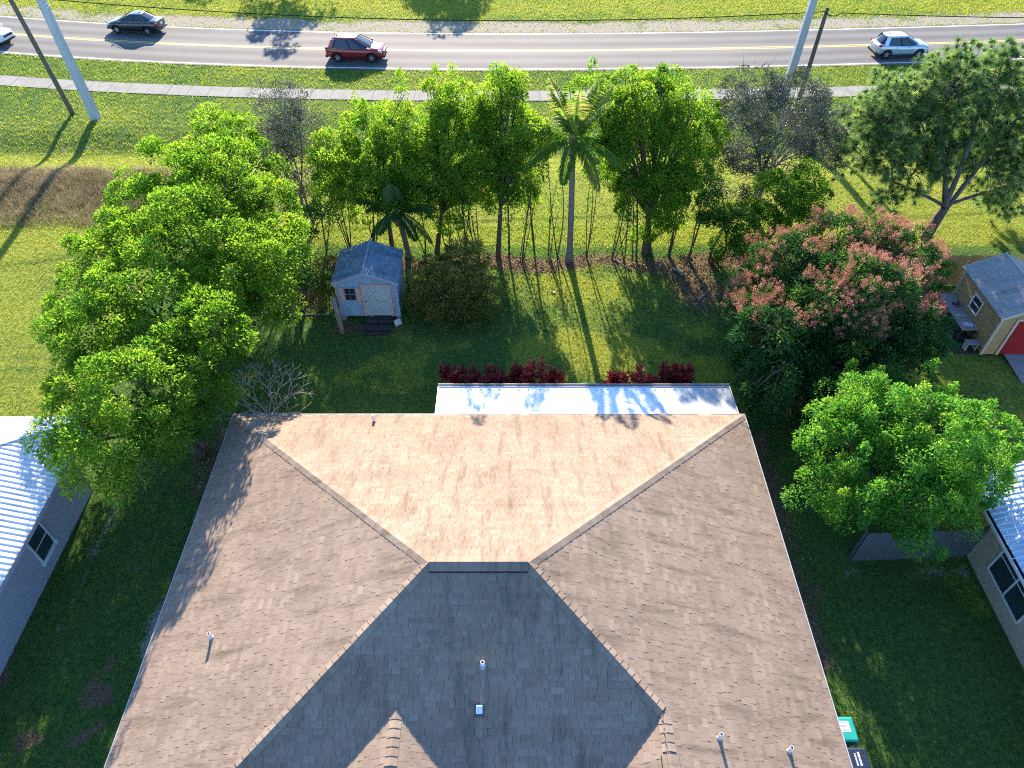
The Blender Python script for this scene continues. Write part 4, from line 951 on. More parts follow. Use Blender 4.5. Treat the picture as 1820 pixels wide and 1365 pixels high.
def make_tree(name, label, cat, group, base, blobs, mat, seed, bark='bark', leaf=(.12, .068), dens=15, per=165, sig=.45, tone0=.52, young=.5, trunk_r=.16, stems=1, jitter_y=0.0, twigs=0, twig_mat='twig_grey', up=.25, shoots=0, droop=.25, inner=.45, spread_t=.2, twig_r=.012):
    g = np.random.default_rng(seed); root = empty(name, (base[0], base[1], 0), label, cat, group)
    if jitter_y: blobs = [(x, y + g.uniform(-jitter_y, jitter_y), z, r) for x, y, z, r in blobs]
    C, O = clumps_in(g, blobs, dens, up, inner); n = len(C)
    # trunk and limbs
    mb = MB(); hub_z = max(.6, min(b[2] - b[3] * .4 for b in blobs)); order_ = sorted(blobs, key=lambda b: b[2])
    cx = np.mean([b[0] for b in blobs]); cy = np.mean([b[1] for b in blobs])
    hubs = []
    for s in range(stems):
        bx, by = base[0] + g.normal() * .25 * (stems > 1), base[1] + g.normal() * .25 * (stems > 1)
        hub = (bx + (cx - bx) * .35 + g.normal() * .2 * (stems > 1), by + (cy - by) * .35, hub_z + .3 * g.random()); limb(mb, g, (bx, by, -.1), hub, trunk_r * 1.25, trunk_r * .85, 6, .06, 9, 0); hubs.append(hub)
    for i, b in enumerate(order_):
        hub = hubs[i % len(hubs)]; e = (b[0], b[1], b[2] + b[3] * .35)
        pts = limb(mb, g, hub, e, trunk_r * .62, trunk_r * .16, 7, .15, 6, .3)
        for j in range(5):
            p = pts[2 + j % 4]; d = norm(g.normal(size=(1, 3)) + np.array([[0, 0, .5]]))[0]; limb(mb, g, p, np.array([b[0], b[1], b[2]]) + d * b[3] * .85, trunk_r * .26, .012, 4, .15, 4, .15)
    mb.build('trunk', MATS[bark], root, smooth=True)
    # leaves sit on the outer shells of rounded pads
    N_ = n * per; ci = np.repeat(np.arange(n), per); ck = g.normal(0, 1, (n,)); csz = g.uniform(.6, 1.35, n)
    dr_ = norm(g.normal(size=(N_, 3)) + O[ci] * .75 + np.array([0, 0, .35])); rr_ = sig * csz[ci] * (.35 + .68 * g.random(N_) ** .45)
    off = dr_ * rr_[:, None] * np.array([1, 1, .78])
    if shoots:
        sh = g.random(n) < shoots; m = sh[ci]; off[m] = off[m] * np.array([.5, .5, 1.9]) + np.array([0, 0, .35])
    P = C[ci] + off
    A = norm(O[ci] * .3 + dr_ * .7 + g.normal(size=(N_, 3)) * .55 + np.array([0, 0, -droop])); Nn = norm(g.normal(size=(N_, 3)) * .55 + np.array([0, 0, .7]) + dr_ * .6)
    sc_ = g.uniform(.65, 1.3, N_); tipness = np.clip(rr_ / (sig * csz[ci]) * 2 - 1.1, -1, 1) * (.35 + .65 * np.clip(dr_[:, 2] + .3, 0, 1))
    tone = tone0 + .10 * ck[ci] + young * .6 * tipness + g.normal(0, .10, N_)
    k = P[:, 2] > .12
    leaves_obj('crown', P[k], A[k], Nn[k], (leaf[0] * sc_)[k], (leaf[1] * sc_)[k], tone[k], mat, root)
    if twigs:
        tm = MB(); sel = g.choice(n, min(twigs, n), replace=False)
        for i in sel:
            a = C[i] - O[i] * .6; b = C[i] + norm((O[i] + g.normal(size=3) * .5 + np.array([0, 0, .5]))[None])[0] * g.uniform(.5, 1.25)
            pts = limb(tm, g, a, b, twig_r, twig_r * .45, 4, .2, 4, .1)
            for q in range(2):
                p = pts[1 + q]; limb(tm, g, p, np.array(p) + norm((b - a + g.normal(size=3) * .5)[None])[0] * g.uniform(.25, .6), twig_r * .75, twig_r * .4, 3, .1, 3, 0)
        tm.build('twigs', MATS[twig_mat], root)
    return root, C, O, g
LEFT_G, MID_G = 'ficus trees along the left lot line', 'ficus trees along the rear lot line'
make_tree('ficus_tree', 'bright green tree overhanging the white metal roof at left', 'tree', LEFT_G, (-12.1, 18.0), [(-13.0, 14.2, 4.6, 1.35), (-14.7, 15.1, 4.4, 1.0), (-12.1, 16.0, 5.5, 1.6), (-14.3, 16.4, 5.0, 1.25), (-11.4, 17.7, 5.0, 1.4), (-11.3, 15.6, 3.9, 1.1), (-12.2, 13.7, 3.9, .8), (-10.5, 18.6, 5.6, 1.15), (-10.6, 17.2, 4.0, .9), (-11.9, 17.0, 2.7, 1.1)], 'leaf_ficus', 101, trunk_r=.17, stems=2)
make_tree('ficus_tree', 'broad yellow green tree second from the house on the left', 'tree', LEFT_G, (-13, 22.2), [(-14.7, 18.7, 5.4, 1.55), (-13.4, 20.2, 6.0, 1.75), (-11.6, 19.3, 5.2, 1.5), (-16.6, 21.6, 4.8, 1.2), (-11.2, 20.8, 4.2, 1.1), (-13.2, 19.6, 3.4, 1.5), (-12.5, 21.6, 2.6, 1.4), (-14.8, 20.4, 3.2, 1.3)], 'leaf_ficus', 102, trunk_r=.17, stems=2)
make_tree('ficus_tree', 'wide yellow green tree left of the blue shed', 'tree', LEFT_G, (-12.4, 25.8), [(-12.7, 23.4, 6.2, 1.9), (-15.2, 23.6, 5.7, 1.6), (-10.4, 22.6, 5.4, 1.6), (-17.0, 23.9, 4.8, 1.2), (-9.9, 24.8, 4.9, 1.3), (-10.0, 22.9, 3.6, 1.0), (-12.6, 23.6, 3.4, 1.6), (-11.2, 24.3, 2.4, 1.2), (-14.2, 25.2, 3.0, 1.4)], 'leaf_ficus', 103, trunk_r=.18, stems=2)
make_tree('ficus_tree', 'yellow green tree rising nearest the dry grass patch', 'tree', LEFT_G, (-13.3, 29.6), [(-14.6, 27.6, 6.0, 2.0), (-16.0, 26.7, 5.3, 1.5), (-12.1, 26.9, 6.4, 1.95), (-13.3, 30.4, 6.5, 1.6), (-12.0, 30.4, 5.7, 1.2), (-10.7, 27.1, 5.1, 1.35), (-13.2, 28.2, 3.6, 1.8)], 'leaf_ficus', 104, trunk_r=.18, stems=2)
make_tree('ficus_tree', 'deep green understory tree filling the gap left of the shed', 'tree', LEFT_G, (-10.3, 28.0), [(-10.2, 28.2, 2.6, 1.2), (-9.4, 28.8, 3.3, 1.0), (-10.9, 26.9, 1.6, 1.0), (-9.6, 27.2, 1.4, .8), (-12.2, 25.6, 1.6, .9)], 'leaf_deep', 105, trunk_r=.08, stems=3, tone0=.34, dens=13, per=110)
make_tree('ficus_tree', 'light green spreading tree above the blue shed roof', 'tree', MID_G, (-6.4, 31.6), [(-7.1, 32.5, 5.4, 1.6), (-6.2, 32.5, 4.4, 1.9), (-8.2, 32.6, 3.7, 1.6), (-5.1, 32.5, 5.6, 1.6), (-6.0, 32.4, 2.9, 1.3), (-8.4, 32.6, 5.0, 1.3), (-7.4, 32.2, 2.6, 1.1), (-4.6, 32.2, 4.6, 1.4), (-8.9, 32.2, 2.7, 1.0), (-5.1, 32.2, 3.0, 1.2), (-5.2, 32.9, 7.4, .5)], 'leaf_ficus', 106, jitter_y=1.1, tone0=.62, trunk_r=.11, shoots=.10, dens=18)
make_tree('ficus_tree', 'light green tree in the middle behind the dark bush', 'tree', MID_G, (-4.0, 31.3), [(-2.6, 32.5, 6.5, 1.5), (-3.3, 32.5, 5.2, 2.0), (-1.9, 32.6, 3.7, 1.7), (-4.4, 32.5, 3.3, 1.7), (-3.2, 32.8, 7.2, .8), (-3.2, 32.3, 2.6, 1.1), (-2.1, 32.0, 5.0, 1.5), (-2.0, 32.1, 2.5, 1.0), (-2.5, 33.1, 8.1, .5), (-3.7, 33.0, 7.7, .45)], 'leaf_ficus', 107, jitter_y=1.1, tone0=.62, trunk_r=.12, shoots=.10, dens=18)
make_tree('ficus_tree', 'light green narrow tree just left of the coconut palm', 'tree', MID_G, (-.74, 30.9), [(-.7, 33, 6.8, 1.25), (-.3, 33, 5.5, 1.75), (.7, 33, 4.8, 1.3), (-1.1, 33, 3.9, 1.6), (-.4, 32.8, 3.0, 1.1), (1.0, 32.9, 6.0, 1.0), (.6, 32.6, 3.3, 1.0), (-1.5, 32.5, 5.4, 1.2), (-.4, 33.3, 8.4, .45), (.4, 33.3, 8.0, .4), (-.1, 33.2, 7.6, .65), (-1.4, 33.1, 7.5, .6)], 'leaf_ficus', 108, jitter_y=1.0, tone0=.62, trunk_r=.12, shoots=.10, dens=18)
make_tree('ficus_tree', 'tall green tree just right of the coconut palm', 'tree', MID_G, (7.2, 31.4), [(6.3, 33, 7.2, 1.4), (7.9, 33, 6.7, 1.6), (4.9, 33, 6.6, 1.2), (9.0, 33, 4.2, 1.4), (7.9, 33, 4.9, 2.0), (5.9, 33, 4.9, 1.7), (7.0, 32.6, 2.5, 1.7), (8.7, 32.6, 2.2, 1.5), (6.2, 33, 5.8, 1.6), (5.6, 32.6, 3.0, 1.2), (4.0, 33.2, 7.4, .7), (5.4, 33.2, 8.4, .45), (7.1, 33.1, 8.7, .4), (8.6, 33.2, 7.6, .6), (4.5, 32.8, 5.3, 1.2), (4.9, 32.6, 3.7, 1.0), (9.4, 32.9, 5.6, 1.1), (7.6, 32.2, 3.5, 1.4)], 'leaf_ficus', 109, jitter_y=1.1, trunk_r=.16, tone0=.58, young=.5, stems=2, shoots=.10, dens=18)
GREY_G = 'grey leaved trees by the sidewalk'
make_tree('grey_leaved_tree', 'grey twiggy tree between the left trees and the road', 'tree', GREY_G, (-11.4, 34.2), [(-11.6, 34, 6.5, 1.15), (-10.7, 34, 5.4, 1.4), (-11.7, 34, 3.7, 1.7), (-10.9, 34, 1.8, 1.3), (-12.5, 34, 5.1, .9)], 'leaf_grey', 110, 'twig_grey', (.11, .055), 15, 105, .5, .45, .3, .09, 3, .7, 130)
make_tree('grey_leaved_tree', 'large grey olive twiggy tree left of the pine', 'tree', GREY_G, (13.4, 34.6), [(11.6, 34.5, 7.1, 1.4), (13.6, 34.5, 6.8, 1.6), (15.4, 34.5, 5.4, 1.35), (11.8, 34.5, 5.0, 1.75), (14.4, 34.5, 4.2, 1.9), (11.7, 34.5, 3.0, 1.6), (16.2, 34.5, 3.6, 1.1)], 'leaf_grey', 111, 'twig_grey', (.11, .055), 16, 150, .5, .34, .35, .12, 4, .9, 230)
SH_G = 'green shrubs by the mango tree'
make_tree('leafy_shrub', 'green shrub at the right end of the lawn behind the mango', 'shrub', SH_G, (10.6, 30.5), [(10.7, 30.5, 2.2, 1.35), (11.3, 30.5, .8, 1.0), (10.0, 30.6, 3.0, .9)], 'leaf_deep', 112, tone0=.5, trunk_r=.07, stems=3)
make_tree('leafy_shrub', 'yellow green shrub under the pine behind the mango', 'shrub', SH_G, (13.3, 31.2), [(13.0, 31, 3.5, 1.35), (14.2, 31, 4.0, 1.1), (12.6, 31, 1.9, 1.3), (14.8, 31, 2.3, 1.1)], 'leaf_ficus', 113, tone0=.45, trunk_r=.08, stems=3)
make_tree('fresh_green_tree', 'bright green tree in front over the grey fence', 'tree', None, (13.2, 16.2), [(11.97, 15.35, 4.38, 1.43), (10.74, 14.91, 3.72, 1.38), (13.31, 14.58, 4.49, 1.59), (14.43, 13.81, 3.83, 1.38), (11.63, 13.26, 3.5, 1.43), (12.98, 12.82, 3.17, 1.27), (10.4, 13.7, 2.84, 0.95), (15.78, 15.13, 3.94, 1.01), (11.74, 16.12, 4.71, 0.85), (15.22, 14.58, 3.17, 1.06), (12.53, 14.36, 2.73, 1.38), (12.3, 17.22, 3.5, 1.06), (14.54, 17.0, 3.39, 1.11), (16.11, 16.78, 2.62, 0.95), (13.65, 18.21, 2.51, 0.85)], 'leaf_fresh', 114, leaf=(.10, .058), dens=17, per=210, sig=.42, tone0=.55, young=.55, trunk_r=.16, shoots=.22)
make_tree('round_bush', 'dark rounded bush with tan tips right of the blue shed', 'bush', None, (-2.7, 27.2), [(-2.7, 26.8, 1.15, 1.65), (-3.9, 27.2, 1.1, 1.25), (-1.5, 26.7, 1.0, 1.3), (-4.1, 26.3, .75, 1.0), (-2.3, 28.0, 1.6, 1.3), (-3.1, 25.9, .7, .9), (-1.9, 25.9, .7, .9)], 'leaf_shrub', 115, leaf=(.11, .042), dens=40, per=85, sig=.28, tone0=.46, young=.65, trunk_r=.06, stems=4)
make_tree('garden_shrub', 'small dark shrub growing against the left wall of the shed', 'shrub', None, (-8.7, 27.2), [(-8.8, 27.0, 1.0, .7), (-8.7, 27.7, 1.7, .6), (-9.2, 26.5, .6, .55)], 'leaf_shrub', 116, leaf=(.12, .05), dens=22, per=80, sig=.3, tone0=.4, young=.6, trunk_r=.03, stems=3)
make_tree('garden_shrub', 'small bright green plant at the tan fence beside the brown shed', 'shrub', None, (20.4, 27.9), [(20.5, 27.7, 1.3, .5), (21.0, 27.8, 1.5, .4), (20.1, 27.6, .9, .4)], 'leaf_fresh', 117, leaf=(.2, .06), dens=34, per=40, sig=.2, tone0=.55, trunk_r=.03, stems=2)
make_tree('hedge_plant', 'low green plant clump beside the brown shed trunk at right edge', 'shrub', None, (17.2, 16.6), [(17.2, 16.4, .9, .8), (16.5, 15.9, .7, .6)], 'leaf_ficus', 118, leaf=(.12, .06), dens=30, per=60, sig=.22, tone0=.8, trunk_r=.03, stems=2)
# mango with pink panicles
mt_, mC, mO, g = make_tree('mango_tree', 'large dark mango tree covered in pink blossom', 'tree', None, (13.4, 22.6),
    [(13.5, 22.4, 3.1, 3.0), (11.8, 24.4, 3.9, 1.7), (13.9, 24.8, 4.6, 1.75), (15.9, 24.2, 4.3, 1.7), (13.3, 21.0, 4.9, 1.7), (11.1, 21.2, 3.0, 1.6), (15.8, 21.4, 3.2, 1.45), (11.3, 19.3, 2.1, 1.3), (13.2, 19.2, 2.5, 1.6), (15.2, 20.0, 2.4, 1.3), (10.6, 22.8, 2.6, 1.2), (10.4, 19.9, 1.8, 1.2), (10.3, 21.6, 1.5, 1.1), (11.9, 18.2, 1.6, 1.1), (10.3, 24.6, 3.2, 1.0), (9.9, 22.2, 3.7, 1.0), (9.8, 20.4, 3.3, .9), (9.9, 18.6, 2.0, .9), (9.6, 20.2, 4.2, .95), (9.6, 18.6, 3.2, .85)],
    'leaf_mango', 120, leaf=(.19, .056), dens=15, per=140, sig=.46, tone0=.40, young=.5, trunk_r=.2, droop=.55, inner=.62)
sel = [i for i in range(len(mC)) if mO[i][2] > .05 and mC[i][2] > 2.3 and (mC[i][1] > 21.0 or mC[i][2] > 4.6) and (fbm(np.array([mC[i][0]]), np.array([mC[i][1]]), 2.2, 77)[0] > .36)]
PP, AA, NN, TT, LL = [], [], [], [], []
for i in sel:
    ax = norm((mO[i] + np.array([0, 0, .8]) + g.normal(size=3) * .25)[None])[0]
    for j in range(7):
        b0 = mC[i] + norm((mO[i] + g.normal(size=3) * .55)[None])[0] * .5 + np.array([0, 0, .02]); a2 = norm((ax + g.normal(size=3) * .35)[None])[0]; m = 56; t = g.random(m) ** .8
        sd_ = norm(np.cross(a2[None] + np.zeros((m, 3)), g.normal(size=(m, 3)))); wid = (1 - t) * .13 + .02
        PP.append(b0 + a2 * (t * .36)[:, None] + sd_ * (wid * g.random(m))[:, None]); AA.append(norm(sd_ + a2 * .6)); NN.append(g.normal(size=(m, 3))); TT.append(np.clip(g.normal(.5 + .2 * g.normal(), .18, m), 0, 1)); LL.append(g.uniform(.03, .058, m))
L_ = np.concatenate(LL); tag(leaves_obj('blossom', np.concatenate(PP), np.concatenate(AA), np.concatenate(NN), L_, L_ * .55, np.concatenate(TT), 'leaf_blossom', mt_), kind='stuff')

# red-leaved shrubs behind the patio roof
RED_G = 'red leaved shrubs behind the patio'
def cordyline(x, y, h, wd, tone, label, seed):
    g = np.random.default_rng(seed); root = empty('red_shrub', (x, y, 0), label, 'shrub', RED_G); mb = MB(); P, A, N, L, T = [], [], [], [], []
    for s in range(int(9 * wd / .6)):
        tx, ty = x + g.uniform(-wd, wd), y + g.uniform(-.4, .35); hh = h * g.uniform(.7, 1.05) * (1 - .35 * ((tx - x) / wd) ** 2)
        mb.tube([(x + (tx - x) * .4, y + (ty - y) * .4, 0), (x + (tx - x) * .75, y + (ty - y) * .75, hh * .5), (tx, ty, hh)], [.018, .015, .012], 5)
        m = 70; t = g.random(m); ph = g.random(m) * 6.283; z = hh * (1 - t * .55)
        P.append(np.stack([np.full(m, tx), np.full(m, ty), z], 1) + g.normal(size=(m, 3)) * .035); A.append(np.stack([np.cos(ph), np.sin(ph), .9 - 1.1 * t + g.normal(0, .2, m)], 1)); N.append(np.stack([-np.cos(ph) * .5, -np.sin(ph) * .5, np.ones(m)], 1) + g.normal(size=(m, 3)) * .3)
        L.append(g.uniform(.18, .33, m)); T.append(tone + g.normal(0, .26, m) + .2 * (1 - t))
    mb.build('stems', MATS['bark'], root); L = np.concatenate(L)
    leaves_obj('foliage', np.concatenate(P), np.concatenate(A), np.concatenate(N), L, L * .34, np.concatenate(T), 'leaf_red', root)
for i, (x, y, h, wd, tn, lb) in enumerate(((-2.3, 20.55, 1.55, .75, .28, 'wine red shrub at the left end of the patio roof'), (-.95, 20.4, 1.2, .6, .25, 'low dull red shrub second from the left behind the patio roof'), (.15, 20.45, 1.25, .42, .3, 'small dark red shrub left of the brightest red one'), (1.15, 20.5, 1.75, .6, .5, 'tallest bright red shrub behind the patio roof'), (1.9, 20.3, 1.05, .4, .75, 'sunlit orange red shrub beside the tallest red one'), (4.1, 20.4, 1.15, .5, .4, 'isolated red shrub just right of the lawn shadow gap'), (5.3, 20.4, 1.3, .55, .6, 'pinkish red shrub right of the middle of the patio roof'), (6.3, 20.45, 1.55, .4, .22, 'dark upright maroon shrub, second from the right'), (7.1, 20.45, 1.5, .65, .3, 'maroon shrub at the right end of the row'))):
    cordyline(x, y + .6, h + .14, wd, tn, lb, 300 + i)

# bare frangipani at the house corner
def plumeria():
    g = np.random.default_rng(5); root = empty('bare_tree', (-9.9, 18.95, 0), 'leafless pale branched small tree at the roof corner', 'tree'); mb = MB(); tips = []
    def grow(p, d, L, r, k):
        d = d / np.linalg.norm(d); e = p + d * L; m = (p + e) / 2 + g.normal(size=3) * .05 * L + np.array([0, 0, -.03 * L]); mb.tube([tuple(p), tuple(m), tuple(e)], [r, r * .92, r * .85], 6)
        if k == 0: tips.append((e, d)); return
        nb = 2 if g.random() < .62 else 3; ph = g.random() * 6.28
        for i in range(nb):
            q = ph + i * 6.283 / nb; s1 = norm(np.cross(d, [.3, .5, .8])[None])[0]; s2 = np.cross(d, s1)
            nd = d * 1.0 + (s1 * math.cos(q) + s2 * math.sin(q)) * g.uniform(.55, .8) + np.array([0, 0, .12]); grow(e, nd, L * g.uniform(.68, .9), r * .76, k - 1)
    b = np.array([-9.9, 18.95, -.1]); e = b + np.array([.05, .1, .9]); mb.tube([tuple(b), tuple(e)], [.1, .085], 8)
    for i in range(6):
        a = i * 6.283 / 6 + .3; grow(e, np.array([math.cos(a) * .95, math.sin(a) * .8, .85]), .70, .038, 4)
    mb.build('trunk', MATS['plumeria_bark'], root, smooth=True)
plumeria()

# palms
def palm(name, label, base, crown, nf, fl, seed, trunk_r, spread, dead=0, tone0=.45, leaf_l=.62, upright=5):
    g = np.random.default_rng(seed); root = empty(name, (base[0], base[1], 0), label, 'palm tree', 'palm trees in the backyard'); cx, cy, cz = crown
    pts = [(base[0] + (cx - base[0]) * t ** 1.3, base[1] + (cy - base[1]) * t ** 1.3, -.1 + (cz + .1) * t) for t in np.linspace(0, 1, 14)]
    rad = [trunk_r * (1.5 if i == 0 else 1.2 if i == 1 else 1.0 - .2 * i / 13) * (1 + .05 * (i % 2)) for i in range(14)]
    MB().tube(pts, rad, 12).build('trunk', MATS['palm_trunk'], root, smooth=True)
    MB().tube([(cx, cy, cz - .7), (cx, cy, cz - .2), (cx, cy, cz + .35)], [trunk_r * .95, trunk_r * 1.7, trunk_r * .5], 9).build('crown_shaft', MATS['palm_boot'], root, smooth=True)
    for i in range(nf):
        az = i * 2.39996 + g.uniform(-.2, .2); f = i / nf
        el = (1.25 - 1.55 * f ** .9) if i >= upright else g.uniform(1.05, 1.4); Lf = fl * g.uniform(.85, 1.1)
        d = np.array([math.cos(az) * math.cos(el), math.sin(az) * math.cos(el), math.sin(el)]); p = np.array([cx, cy, cz + .15]); P = [p]; n = 16; D = []
        for s in range(n):
            d = norm((d + np.array([0, 0, -(.045 + .085 * f) * (.5 + s / n)]))[None])[0]; p = p + d * Lf / n; P.append(p); D.append(d)
        P = np.array(P); mb = MB().tube([tuple(q) for q in P], list(np.linspace(.035, .008, len(P))), 5)
        m = 58; t = np.linspace(.10, .99, m); idx = np.minimum((t * n).astype(int), n - 1); fr_ = t * n - idx; pos = P[idx] * (1 - fr_)[:, None] + P[idx + 1] * fr_[:, None]; dr_ = np.array(D)[idx]
        side = norm(np.cross(dr_, np.array([[0, 0, 1.]]) + .001)); upv = np.cross(side, dr_)
        ln = leaf_l * np.sin(np.clip(t * 1.05 + .12, 0, 1) * math.pi) ** .55 * g.uniform(.9, 1.1, m); QP, QA, QN, QL = [], [], [], []
        for sg in (-1, 1):
            A = side * sg * .85 + dr_ * .62 + np.array([0, 0, -.45 - .35 * f]) + g.normal(size=(m, 3)) * .07; QP.append(pos); QA.append(A); QN.append(upv + side * sg * .25 + g.normal(size=(m, 3)) * .08); QL.append(ln)
        QL = np.concatenate(QL); V, F = leaf_arrays(np.concatenate(QP), np.concatenate(QA), np.concatenate(QN), QL, np.full(len(QL), .07), .2)
        nv = len(mb.v); Fr = []
        for fc in mb.f:
            for kk in range(1, len(fc) - 1): Fr.append((fc[0], fc[kk], fc[kk + 1]))
        V2 = np.concatenate([np.array(mb.v), V]); F2 = np.concatenate([np.array(Fr), F + nv]); isd = i >= nf - dead
        tone = np.concatenate([np.full(len(Fr), .85), np.repeat(np.clip((.95 if isd else tone0 + .2 * (1 - f) - .16 * f) + g.normal(0, .07, len(QL)), 0, 1), 2)])
        obj('frond', np_mesh('frond', V2, F2, MATS['leaf_palm'], {'tone': tone}), root)
palm('coconut_palm', 'tall coconut palm standing on the back lawn edge', (3.0, 30.55), (2.85, 31.2, 6.4), 19, 3.3, 31, .16, 1, 1, .76, .7, 9)
palm('young_palm', 'short palm behind the blue shed', (-5.46, 31.0), (-5.7, 30.6, 2.9), 14, 2.7, 32, .15, 1, 1, .32, .58, 3)

# pine
def pine():
    g = np.random.default_rng(41); root = empty('pine_tree', (22.5, 32.6, 0), 'wide spreading pine with long needle tufts at right', 'tree'); mb = MB(); tips = []
    base = np.array([22.5, 32.6, -.1]); fork = np.array([22.8, 32.7, 1.9]); limb(mb, g, base, fork, .29, .22, 5, .03, 12, 0)
    blobs = [(18.3, 33, 7.6, 1.8), (20.4, 33, 8.5, 2.0), (22.8, 33, 8.5, 2.0), (17.3, 33, 6.1, 1.6), (20.1, 33.2, 6.0, 2.1), (22.9, 33.4, 6.4, 2.2), (17.8, 32.8, 4.2, 1.3), (20.4, 32.8, 3.9, 1.6), (24.2, 33, 4.2, 1.9), (26.2, 33, 3.3, 1.5), (25.2, 33.3, 7.6, 2.0), (27.5, 33.5, 6.4, 1.9), (19.2, 32.4, 2.5, .9), (26.6, 32.6, 1.6, .9), (24.8, 31.9, 2.2, .9), (21.6, 34.4, 7.4, 1.8), (19.0, 34.2, 6.8, 1.6), (21.6, 32.6, 4.9, 1.5), (23.6, 32.4, 5.2, 1.5), (22.2, 33.4, 3.8, 1.0), (18.6, 32.6, 5.2, 1.4), (25.6, 32.6, 5.6, 1.5)]
    blobs = [(x * 1.03, y + 1.3, z - .5, r) for x, y, z, r in blobs]; scaf = []
    for tgt, r in (((21.2, 34.2, 6.3), .13), ((23.0, 34.2, 7.0), .15), ((25.2, 34.2, 6.0), .13), ((20.0, 33.6, 2.9), .09), ((27.0, 33.8, 2.7), .10), ((22.2, 34.2, 5.7), .11)):
        scaf.append(limb(mb, g, fork + g.normal(size=3) * .08, tgt, r, .06, 9, .10, 8, .12))
    allp = np.array([p for s in scaf for p in s[2:]])
    for (x, y, z, r) in blobs:
        c = np.array([x, y + g.uniform(-.7, .7), z]); 
        j = np.argmin(((allp - c) ** 2).sum(1)); ps = limb(mb, g, allp[j], c + np.array([0, 0, r * .1]), .055, .025, 6, .12, 5, .1)
        for k in range(int(17 * r * r)):
            d = norm((g.normal(size=3) + np.array([0, 0, .35]))[None])[0]; e = c + d * r * g.uniform(.45, 1.05) * np.array([1, 1, .9]); p = ps[int(g.integers(2, 6))]
            if g.random() < .7: limb(mb, g, p, e, .022, .01, 4, .12, 4, .1)
            for q in range(3): tips.append((e + g.normal(size=3) * .16, norm((d + g.normal(size=3) * .4 + np.array([0, 0, .35]))[None])[0]))
    mb.build('trunk', MATS['bark_pine'], root, smooth=True)
    n = len(tips); per = 95; TP = np.array([t[0] for t in tips]); TD = np.array([t[1] for t in tips]); ci = np.repeat(np.arange(n), per); m = n * per
    A = norm(TD[ci] * .75 + g.normal(size=(m, 3)) * .62); P = TP[ci] - TD[ci] * (g.random(m) * .14)[:, None]; L = g.uniform(.24, .44, m)
    S = norm(np.cross(A, g.normal(size=(m, 3)))); wd = .011; tip = P + A * L[:, None] + np.array([0, 0, -1]) * (L * .22)[:, None]
    V = np.stack([P - S * wd, P + S * wd, tip], 1).reshape(-1, 3); F = np.arange(m * 3).reshape(-1, 3)
    tone = np.clip(.46 + .17 * g.normal(size=n)[ci] + g.normal(0, .14, m), 0, 1); obj('crown', np_mesh('crown', V, F, MATS['leaf_pine'], {'tone': tone}), root)
pine()

# slender stems of the rear hedge row
ROW_G = 'slender hedge stems along the rear lot line'
g = np.random.default_rng(70)
row_x = [-9.9, -8.7, -7.4, -4.6, -3.3, -2.37, -1.78, -.15, .53, 1.24, 1.93, 2.4, 3.94, 5.24, 5.9, 6.5, 8.3, 9.3]
ORD = ['first', 'second', 'third', 'fourth', 'fifth', 'sixth', 'seventh', 'eighth', 'ninth', 'tenth', 'eleventh', 'twelfth']
NL = sum(1 for q in row_x if q < 3)
def row_word(i): return ORD[NL - 1 - i] + ' to the left' if i < NL else ORD[i - NL] + ' to the right'
for i, x in enumerate(row_x):
    y = 30.75 + g.uniform(-.25, .25) + (.9 if x < -5 else 0); h = g.uniform(2.8, 4.8); root = empty('slender_tree', (x, y, 0), 'thin hedge stem, ' + row_word(i) + ' of the coconut palm', 'tree', ROW_G); mb = MB(); top = np.array([x + g.normal() * .3, y + .9 + g.normal() * .3, h])
    pts = limb(mb, g, (x, y, -.1), top, g.uniform(.03, .065), .014, 8, .09, 7, 0)
    for k in range(int(g.integers(1, 4))): limb(mb, g, (x + g.normal() * .06, y + g.normal() * .06, -.05), top + g.normal(size=3) * .45, .035, .012, 6, .1, 5, 0)
    mb.build('trunk', MATS['bark'], root, smooth=True)
    m = int(g.integers(110, 320)); t = g.random(m) ** .75; P = np.array([x, y, 0]) + (top - np.array([x, y, 0])) * t[:, None] + g.normal(size=(m, 3)) * np.array([.17, .17, .1]); P[:, 2] = np.maximum(P[:, 2], .25)
    A = norm(g.normal(size=(m, 3)) + np.array([0, 0, -.2])); leaves_obj('crown', P, A, norm(g.normal(size=(m, 3)) * .6 + np.array([0, 0, 1])), g.uniform(.09, .16, m), g.uniform(.05, .085, m), g.normal(.5, .17, m), 'leaf_ficus', root)

# roadside trees beyond the frame whose shade falls on the far verge
FAR_G = 'roadside trees beyond the road'
for i, (x, y, bl, lb) in enumerate(((-7.2, 85, [(-7.2, 85, 6.0, 3.0), (-8.6, 84.6, 4.8, 2.2), (-5.6, 85, 5.2, 2.2), (-7, 85, 3.6, 2.2)], 'round tree across the road casting the middle shadow'), (-22, 80.5, [(-22, 80.5, 6.2, 2.0), (-19.4, 80, 5.0, 1.5), (-24.5, 81, 4.6, 1.4), (-21, 80, 8.0, 1.2)], 'open crowned tree across the road casting the left shadow'), (-31, 92, [(-31, 92, 6.0, 3.0), (-27, 92, 5.4, 2.6), (-35, 92.5, 5.0, 2.4), (-16, 93, 5.6, 2.5), (-20, 92, 5.2, 2.2)], 'wide clump of trees far left across the road'), (21, 95, [(21, 95, 5.4, 2.4), (24, 95, 4.6, 1.8)], 'small tree across the road at right'))):
    make_tree('roadside_tree', lb, 'tree', FAR_G, (x, y), bl, 'leaf_deep', 400 + i, leaf=(.34, .2), dens=5, per=70, sig=.8, trunk_r=.2)

